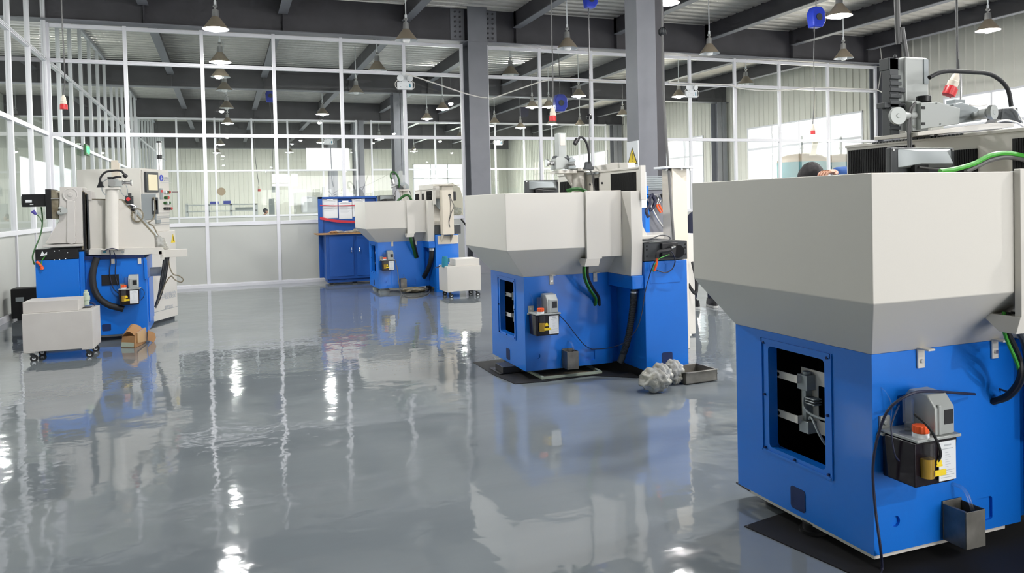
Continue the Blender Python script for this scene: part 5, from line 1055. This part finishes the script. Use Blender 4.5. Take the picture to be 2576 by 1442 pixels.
MB().tube([q2(424, 650, -.1), q2(427, 672, -.1), q2(436, 690, -.1), q2(450, 694, -.1), q2(461, 703, -.1), q2(455, 710, -.1), q2(440, 704, -.1), q2(430, 695, -.1), q2(415, 715, -.1), q2(402, 745, -.15), q2(392, 775, -.2)], .008, n=6, k=8).build('cable', 'grimy', mD)
MB().tube([q(104, 521, -.1), q(107, 556, -.08), q(102, 590, -.04), q(87, 628, .02), q(82, 648, .03), q(87, 666, .01)], .008, n=6, k=8).tube([q(91, 540, -.08), q(100, 547, -.08), q(106, 560, -.08)], .005, n=6).build('cable', 'green_dark', mD)
MB().cyl(q(82, 531, -.08), q(91, 540, -.08), .022, .014, n=12).build('connector', 'violet', mD)
MB().tube([q(92, 658, .02), q(100, 665, .02), q(106, 672, .02)], .014, n=8).tube([q(104, 672, .02), q(107, 678, .02)], .02, n=8).build('connector', 'orange', mD)
MB().tube([q(113, 645, .02), q(108, 652, .02), q(104, 662, .02), q(107, 672, .02)], .005, n=6).build('wire', 'green', mD)
# ---- control cabinet, turned towards the room
t = thing('control_cabinet', (-1.25, 11.8, 0), 'tall white control cabinet with screen and push buttons behind the left machine', 'cabinet')
O = P3((-.992, 11.141, 0)); ex = P3((.424, .906, 0)); ey = P3((-.906, .424, 0)); up = P3((0, 0, 1)); WD = .72; DP = .9
zs = U(445, 577, X=-.668).z
B_ = lambda u, v, z: O+ex*u+ey*v+up*z        # u along the front, v into the depth
def cb(name, u0, u1, v0, v1, z0, z1, m, par=t, **k): return MB().obox(B_(u0, v0, z0), ex*(u1-u0), ey*(v1-v0), up*(z1-z0)).build(name, m, par, **k)
cb('lower_body', -.04, .76, -.02, DP, .04, zs, 'white', bevel=.005); up_ = cb('upper_body', 0, .69, .02, DP-.02, zs, 2.06, 'white', bevel=.005); cb('plinth', .0, .74, .02, DP-.05, 0, .04, 'charcoal')
def face(u0, z0, u1, z1, m, name, d=.012, par=t): return cb(name, u0, u1, .02-d, .02, z0, z1, m, par)
def fz(x, y):        # picture point on the cabinet front -> (u, z)
    n_ = ex.cross(up); d = FW+RT*((x-CX)/F)-UP*((y-CY)/F); tt = (O-CAM).dot(n_)/d.dot(n_); p = CAM+d*tt; return ((p-O).dot(ex), p.z)
def fbox(name, x0, y0, x1, y1, m, d=.012, par=t):
    u0, z1 = fz(x0, y0); u1, z0 = fz(x1, y1); return face(u0, z0, u1, z1, m, name, d, par)
cb('door', .02, .67, .0, .02, zs+.25, 2.04, 'white', up_, bevel=.003)
s_ = fbox('display', 362, 432, 394, 484, 'charcoal', .05); fbox('screen', 367, 439, 391, 479, 'screen', .054, s_)
s_ = fbox('switch_panel', 401, 474, 408, 502, 'machine_grey', .03); fbox('meter', 403, 478, 407, 484, 'red', .034, s_)
for row, (y, cols) in enumerate(((483.5, ['paper', 'green', 'red']), (497.5, ['green', 'red']), (511, ['green', 'paper', 'green']), (525, ['black', 'black', 'black', 'red']))):
    for k, m_ in enumerate(cols):
        u, z = fz(413+(0 if row != 1 else 1)+k*4.6, y); c0 = B_(u, 0, z); MB().cyl(c0, c0-ey*.035, .020, n=16).build('push_button', {'green': 'sea_pump'}.get(m_, m_) if m_ != 'green' else 'green_dark', t)
u, z = fz(428, 483.5); MB().cyl(B_(u, -.03, z), B_(u, -.12, z), .012, n=10).build('key_switch', 'alu', t)
u, z = fz(405.5, 448); MB().cyl(B_(u, -.001, z), B_(u, -.004, z), .045, n=28).build('round_logo', 'hoist_blue', t); MB().obox(B_(u-.012, -.006, z-.03), ex*.008, -ey*.002, up*.06).obox(B_(u-.012, -.006, z-.004), ex*.03, -ey*.002, up*.008).build('logo_mark', 'paper', t)
u, z = fz(416, 450); text('lettering', '中超数控', B_(u+.01, -.006, z-.01), .045, ex, 'ink_pale', t)
b = MB(); u, z = fz(404, 459); b.obox(B_(u, -.002, z), ex*.27, -ey*.003, up*.004); u, z = fz(412, 457); b.obox(B_(u, -.002, z+.01), ex*.14, -ey*.003, up*.010); b.build('logo_lines', 'ink_pale', t)
b = MB()
for y in (545, 549, 561, 566): u, z = fz(393, y); b.obox(B_(.02, -.002, z), ex*.64, -ey*.003, up*.005)
b.build('panel_gap', 'machine_grey', t); fbox('drawer_pull', 394, 553, 405, 562, 'machine_grey', .02)
u0, z0 = fz(427, 600); tri = [B_(u0-.01, -.024, z0-.06), B_(u0+.10, -.024, z0-.06), B_(u0+.045, -.024, z0+.06)]; MB().ext(tri, ey*.003).build('warning_triangle', 'yellow', t); MB().obox(B_(u0+.040, -.027, z0-.035), ex*.010, ey*.002, up*.06).build('warning_mark', 'black', t)
u, z = fz(420, 750); text('lettering', '中超数控', B_(u, -.024, z), .10, ex, 'ink_pale', t); text('lettering', '精密机床', B_(u, -.024, z-.14), .055, ex, 'ink_pale', t)
b = MB().obox(B_(-.03, -.022, .16), ex*.78, ey*.002, up*.006); b.build('door_gap', 'machine_grey', t)
# pendant panel hanging in front of the cabinet
a = MB().box(q2(357, 554, -.5), q2(392, 487, -.5)+P3((0, .10, 0))).build('operator_box', 'machine_grey', t, bevel=.006)
MB().box(q2(383, 539, -.48), q2(397, 497, -.48)+P3((0, .05, 0))).build('handheld_frame', 'charcoal', t, bevel=.003); MB().box(q2(386, 530, -.475), q2(389, 504, -.475)).box(q2(391, 528, -.475), q2(395, 504, -.475)).build('lamp_strip', 'paper', t)
MB().tube([q2(384, 500, -.46), q2(388, 498, -.46), q2(390, 520, -.46), q2(388, 545, -.46), q2(380, 556, -.46), q2(370, 562, -.46), q2(385, 568, -.42), q2(396, 590, -.3), q2(406, 615, -.2)], .008, n=6, k=8).build('cable', 'grimy', t)
a = P3(U(402, 424, Y=11.6)); sl = MB().cyl((a.x, 11.6, 2.06), (a.x, 11.6, 2.14), .03, n=14).cyl((a.x, 11.6, 2.14), (a.x, 11.6, 2.42), .033, n=18).build('signal_light', 'chrome', t); MB().cyl((a.x, 11.6, 2.42), (a.x, 11.6, 2.445), .036, n=18).cyl((a.x, 11.6, 2.2), (a.x, 11.6, 2.26), .034, n=18).build('light_cap', 'black', sl)
crumple('plastic_cover', 'film', [(q2(400, 612, -.1), .07, (1.1, 1, 1.3)), (q2(410, 628, -.1)+P3((0, 0, .02)), .05, (1.2, 1, .8))], 'crumpled clear plastic draped over the end of the left machine', 'plastic cover', 12)
# ---- cardboard box
t = thing('cardboard_box', (-.95, 9.6, 0), 'torn brown cardboard box with tape on the floor by the left machine', 'box')
c0, c1, c2 = U(303, 875, Z=0), U(341, 876, Z=0), U(368, 862, Z=0); e1 = c1-c0; e2 = c2-c1
MB().loft([[c0, c1, c2, c0+e2], [c0+up*.12+P3((.02, 0, 0)), c1+up*.13+P3((.0, 0, 0)), c2+up*.17, c0+e2+up*.14]]).build('carton', 'card', t, bevel=.006)
import mathutils
b = MB(); L = []
for k in range(6):
    s_ = k/5; L.append([c0+e1*(.1+.9*s_)*1.0+e2*0+up*(.12+.06*sin(s_*3)), c0+e1*(.2+.8*s_)+e2*.5+up*(.17+.07*sin(s_*3+.5)), c0+e1*(.1+.9*s_)+e2*1.0+up*(.15+.05*sin(s_*4)), c0+e1*(.1+.9*s_)+e2*.5+up*.06])
b.loft(L); b.build('crushed_lid', 'card', t)
MB().ext([c1+up*.16+e2*.1, c1+up*.18+e2*.9, c1+e2*1.0+up*.02, c1+up*.05+e2*.1], e1*.03+P3((.01, -.01, 0))).build('tape_sheet', 'tape', t)
f0 = U(372, 856, Y=9.75); MB().ext([U(371, 831, Y=9.72), U(388, 838, Y=9.8), U(391, 850, Y=9.8), U(386, 862, Y=9.8), U(371, 856, Y=9.72)], (.006, -.006, 0)).build('flap', 'card', t)
MB().ext([c0+e1*.04-P3((0, .003, 0))+up*.008, c0+e1*.88-P3((0, .003, 0))+up*.008, c0+e1*.88+up*.06-P3((0, .003, 0))+P3((.005, 0, 0)), c0+e1*.06+up*.06-P3((0, .003, 0))+P3((.005, 0, 0))], (0, .003, 0)).build('paper_label', 'pale_green', t)
t = thing('case', (-2.68, 12.8, 0), 'black flight case with a pale label standing at the foot of the left wall', 'case'); b = MB().box((-2.84, 12.7, .03), (-2.36, 13.0, .45)).build('shell', 'black_matt', t, bevel=.01); MB().box((-2.78, 12.694, .27), (-2.68, 12.70, .33)).build('label_plate', 'machine_grey', t)
for x in (-2.78, -2.45): MB().box((x, 12.75, 0), (x+.06, 12.95, .03)).build('foot', 'charcoal', t)

# ================================================================== rear room
t = thing('rack', (0, 36.3, 0), 'white storage rack with blue boxes seen far back behind the glass', 'rack')
q = lambda x, y: U(x, y, Y=36); b = MB()
for x in (470, 525, 582, 646): a = q(x, 545); b.box((a.x-.05, 36, 0), (a.x+.05, 36.05, q(x, 512).z)); b.box((a.x-.05, 36.6, 0), (a.x+.05, 36.65, q(x, 512).z))
b.build('frame', 'paper', t)
for y in (514, 530, 546): MB().box((q(470, y).x, 36, q(550, y).z-.05), (q(646, y).x, 36.65, q(550, y).z)).build('shelf', 'paper', t)
for (x0, x1, y0, y1, lb) in ((528, 550, 507, 512, 'left blue box on the far white rack'), (562, 580, 505, 511, 'right blue box on the far white rack')):
    a, c_ = q(x0, y1), q(x1, y0); MB().box((a.x, 36.05, q(550, 514).z+.002), (c_.x, 36.5, c_.z)).build('storage_box', 'hoist_blue', label=lb, cat='box', group='blue boxes on the far rack')
MB().box((q(592, 520).x, 36.15, q(550, 530).z+.002), (q(636, 520).x, 36.5, q(550, 523).z)).build('storage_box', 'machine_grey', label='grey stock on the middle shelf of the far white rack', cat='box')
a = U(557, 482, Y=31.3); MB().cyl((a.x, 31.30, a.z), (a.x, 31.33, a.z), .15, n=32).build('disc', 'tan', label='round tan disc on a post of the rear partition', cat='disc')
t = thing('wall_cabinet', (2.7, 37, 0), 'pale machine with a rounded pink window in the rear room', 'machine')
q = lambda x, y: U(x, y, Y=34); a, c_ = q(746, 560), q(812, 482); MB().box((a.x, 34, 0), (c_.x, 35.2, c_.z)).build('casing', 'ribbed', t, bevel=.03)
a, c_ = q(758, 536), q(796, 494); MB().ext([(x_, 33.97, z_) for (x_, z_) in rrect((a.x+c_.x)/2, (a.z+c_.z)/2, c_.x-a.x, c_.z-a.z, .12)], (0, .03, 0)).build('window', 'frame', t)
t = thing('pedestal', (1.9, 34, 0), 'grey upright post cabinet in the rear room beside the seated person', 'cabinet'); a, c_ = q(678, 545), q(690, 500); MB().box((a.x, 34, 0), (c_.x, 34.25, c_.z)).build('post', 'machine_grey', t, bevel=.01)
t = thing('hanging_remote', (2.0, 34, 2.5), 'grey remote control hanging on a cord in the rear room', 'remote control'); a, c_ = q(684, 484), q(692, 463); MB().box((a.x, 34, a.z), (c_.x, 34.06, c_.z)).build('handset', 'machine_grey', t, bevel=.01); MB().cyl(((a.x+c_.x)/2, 34.03, c_.z), ((a.x+c_.x)/2, 34.03, ZD), .01, n=6).build('cord', 'cable_grey', t)
t = thing('rear_machine', (5.3, 19, 0), 'white machine with grey bench top just behind the splice column, seen through glass', 'machine')
q = lambda x, y: U(x, y, Y=18.5); MB().box((q(1060, 560).x, 18.5, 0), (q(1166, 560).x, 19.4, q(1100, 545).z)).build('bench', 'white', t, bevel=.01)
q = lambda x, y: U(x, y, Y=19.0)
MB().ext([q(1122, 545), q(1166, 545), q(1166, 500), (q(1158, 472)), q(1138, 460), q(1124, 474)], (0, .3, 0)).build('head', 'cream', t, bevel=.02)
q = lambda x, y: U(x, y, Y=18.5)
crumple('plastic_bag', 'film', [(q(1154, 532)+P3((0, .2, 0)), .14, (1, 1, .8))], 'crumpled plastic bag on the bench behind the splice column', 'bag', 21, zmin=q(1100, 545).z+.002)
# ================================================================== people
def skin_body(name, verts, edges, mats, parent, sub=2):
    me = bpy.data.meshes.new(name); org = Vector(parent['_o']); me.from_pydata([Vector(v[:3])-org for v in verts], edges, [])
    for m_ in ([mats] if isinstance(mats, str) else mats): me.materials.append(MT[m_])
    o = bpy.data.objects.new(name, me); COL.objects.link(o); o.parent = parent; o['_o'] = tuple(org)
    s = o.modifiers.new('skin', 'SKIN'); s.use_smooth_shade = True
    if not me.skin_vertices: me.attributes  # layer is created by the modifier call below
    return o, me, verts, sub
def grow(name, verts, edges, m, parent, root=0, sub=2):
    o, me, vs, sb = skin_body(name, verts, edges, m, parent, sub)
    import bmesh
    bm = bmesh.new(); bm.from_mesh(me); L = bm.verts.layers.skin.verify(); bm.verts.ensure_lookup_table()
    for i, v in enumerate(bm.verts):
        r = verts[i][3]; v[L].radius = (r, r) if not isinstance(r, tuple) else r; v[L].use_root = (i == root)
    bm.to_mesh(me); bm.free()
    s = o.modifiers.new('sub', 'SUBSURF'); s.levels = sub; s.render_levels = sub
    return o
def head(parent, c, r, face_dir, name='head'):
    """skull with brow, nose, lips, chin and ears; hair as its child"""
    c = Vector(c); fd = Vector(face_dir).normalized(); sd = Vector((0, 0, 1)).cross(fd).normalized(); n = 28; loops = []
    for i in range(1, n):
        th_ = pi*i/n; L = []
        for j in range(n*2):
            ph = pi*j/n; f = cos(ph)*sin(th_); s = sin(ph)*sin(th_); z = -cos(th_)
            X = f*1.0; Yv = s*.78; Z = z*1.18
            if z < -.1: k = (-.1-z); X = X*(1-.25*k)+.12*k; Yv *= 1-.45*k
            if f > .7 and abs(s) < .16 and -.35 < z < .12: X += .20*(1-abs(s)/.16)*max(0, 1-abs(z+.20)/.3)     # nose
            if f > .75 and abs(abs(s)-.3) < .14 and abs(z-.05) < .12: X -= .07                                    # eye sockets
            if f > .6 and abs(s) < .22 and abs(z+.55) < .07: X += .06                                             # lips
            L.append(c+fd*X*r+sd*Yv*r+Vector((0, 0, Z*r)))
        loops.append(L)
    h = MB().loft(loops).build(name, 'skin', parent)
    for sg in (-1, 1): MB().ball(c+sd*sg*.80*r-fd*.05*r, .22*r, n=10, sc=(.6, .6, 1.1)).build('ear', 'skin', h); MB().ball(c+sd*sg*.29*r+fd*.86*r+Vector((0, 0, .06*r)), .085*r, n=8).build('eye', 'black', h)
    b = MB(); loops = []; random.seed(3)
    for i in range(8, n):
        th_ = pi*i/n; L = []
        for j in range(n*2):
            ph = pi*j/n; f = cos(ph)*sin(th_); s = sin(ph)*sin(th_); z = -cos(th_)
            k = 1.12+random.random()*.07
            if f > .2 and z < .42: k = .90
            if z < -.35: k = .92
            L.append(c+fd*f*k*r+sd*s*.80*k*r+Vector((0, 0, z*1.18*k*r)))
        loops.append(L)
    b.loft(loops); b.build('hair', 'hair', h, angle=60)
    return h
def hand(parent, w_, d, nrm, m='skin', curl=.5, flip=1):
    """palm, four unequal bent fingers and a thumb leaving the side of the palm; w_ wrist, d pointing direction, nrm back of the hand"""
    w_ = Vector(w_); d = Vector(d).normalized(); nrm = Vector(nrm).normalized(); sd = d.cross(nrm).normalized()*flip
    b = MB(); L = []
    for t_, wd, th_ in ((0, .026, .018), (.03, .036, .017), (.07, .042, .014), (.095, .040, .012)):
        c = w_+d*t_; L.append([c+sd*wd*cos(a)+nrm*th_*sin(a) for a in [2*pi*i/12 for i in range(12)]])
    b.loft(L); p = b.build('palm', m, parent)
    for k, ln in enumerate((.068, .078, .072, .056)):
        s0 = w_+d*.09+sd*(.029-.0195*k); a1 = curl*.5; a2 = curl*1.2; a3 = curl*1.7
        p1 = s0+(d*cos(a1)-nrm*sin(a1))*ln*.42; p2 = p1+(d*cos(a2)-nrm*sin(a2))*ln*.33; p3 = p2+(d*cos(a3)-nrm*sin(a3))*ln*.25
        MB().tube([s0, p1, p2, p3], .0085, n=8, k=3, rr=lambda u: .0092-.002*u).build('finger', m, p)
    s0 = w_+d*.025+sd*.03; p1 = s0+d*.03+sd*.022-nrm*.008; p2 = p1+d*.028+sd*.004-nrm*.012
    MB().tube([s0-sd*.01, s0, p1, p2], .0105, n=8, k=3).build('thumb', m, p)
    return p
def person(name, base, face, label, top, pants, lean=.0, arms=None, hd=None, crouch=0, gloves=None, H=1.70):
    """standing figure: one continuous clothed body, head, hands, shoes. face = direction looked at in plan"""
    t = thing(name, base, label, 'person'); B0 = Vector(base); f = Vector(face+(0,)).normalized(); s = Vector((0, 0, 1)).cross(f)   # s = the left side
    P = lambda a, c, z: B0+f*a+s*c+Vector((0, 0, z*H/1.7))
    hip = .90-crouch; v = []; e = []
    def add(p, r, par=None): v.append((p.x, p.y, p.z, r)); i = len(v)-1; (e.append((par, i)) if par is not None else None); return i
    pel = add(P(0, 0, hip), (.15, .11)); w1 = add(P(lean*.25, 0, hip+.17), (.135, .10), pel); ch = add(P(lean*.7, 0, hip+.36), (.16, .11), w1); nk = add(P(lean, 0, hip+.53), (.07, .07), ch); add(P(lean*1.08, 0, hip+.58), (.055, .055), nk)
    hands_at = []
    gv = lambda a, sg: a if isinstance(a, Vector) else P(a[0]+lean*.6, sg*a[1], a[2])
    for sg, (el, wr) in zip((1, -1), arms or (((.05, .26, 1.12), (.15, .27, .88)), ((.05, .26, 1.12), (.15, .27, .88)))):
        sh = add(P(lean*.95, sg*.17, hip+.47), .062, ch if False else nk); eb = add(gv(el, sg), .046, sh); wi = add(gv(wr, sg), .034, eb)
        hands_at.append((Vector(v[wi][:3]), Vector(v[wi][:3])-Vector(v[eb][:3]), sg))
    grow('upper_body', v, e, top, t)
    v, e = [], []
    p0 = add(P(0, 0, hip+.04), (.15, .115))
    for sg in (1, -1):
        th_ = add(P(.0, sg*.10, hip-.10), .085, p0); kn = add(P(.06+crouch*.4, sg*.12, .48-crouch*.2), .062, th_); an = add(P(-.02, sg*.13, .10), .05, kn)
    grow('trousers', v, e, pants, t)
    for sg in (1, -1):
        a = P(-.02, sg*.13, 0); sh = MB().loft([[a+f*x*1.0+s*y*wd+Vector((0, 0, z)) for (x, y) in ((-.09, -.7), (-.02, -1), (.10, -1.05), (.17, -.7), (.19, 0), (.17, .7), (.10, 1.05), (-.02, 1), (-.09, .7), (-.105, 0))] for z, wd in ((.028, .045), (.06, .043), (.085, .036), (.12, .03))]).build('shoe', 'black', t)
        MB().loft([[a+f*x*1.03+s*y*.048+Vector((0, 0, z)) for (x, y) in ((-.09, -.7), (-.02, -1), (.10, -1.05), (.17, -.7), (.19, 0), (.17, .7), (.10, 1.05), (-.02, 1), (-.09, .7), (-.105, 0))] for z in (.002, .03)]).build('sole', 'sole', sh)
    hc = P(lean*1.12+.02, 0, hip+.70) if hd is None else Vector(hd); head(t, hc, .095, f+Vector((0, 0, -.25)))
    MB().tube([P(lean*.98, 0, hip+.50), P(lean*1.05, 0, hip+.58), hc-Vector((0, 0, .05))], .052, n=12).build('neck', 'skin', t)
    for (w_, d, sg) in hands_at:
        n_ = Vector((0, 0, 1)) if abs(d.normalized().z) < .7 else f
        hand(t, w_, d, n_, gloves or 'skin', .6, sg)
    return t
hp = U(2035, 408, Y=4.2); pb = Vector((hp.x+.10, 4.2, 0))
person('person', tuple(pb), (.25, .97), 'person in a blue jacket behind the nearest machine, dark hair showing over its tray', 'cloth_blue', 'cloth_dark', lean=.10, H=1.74,
       arms=(((.16, .30, 1.15), (.30, .20, 1.05)), (U(2150, 434, Y=4.05), U(2098, 433, Y=3.98))), hd=(hp.x+.01, 4.2, 1.74-.145))
ps = U(1757, 775, Z=0); person('person', (ps.x+.10, ps.y+.05, 0), (-.2, -.98), 'person in dark blue work clothes beyond the middle machine, mostly hidden by the nearest', 'cloth_dark', 'cloth_dark', lean=.06, H=1.56, gloves='paper',
       arms=(((.20, .26, 1.02), (.34, .20, .90)), ((.20, .26, 1.02), (.34, .20, .90))))
p3 = U(664, 532, Y=33); person('person', (p3.x-.05, 33.2, 0), (.9, -.35), 'dark-haired person in dark clothes sitting far back behind the glass, seen in profile', 'cloth_dark', 'cloth_dark', lean=.10, crouch=max(0, 1.60-.0-p3.z), H=1.7)
for o in bpy.data.objects:
    if '_o' in o: del o['_o']
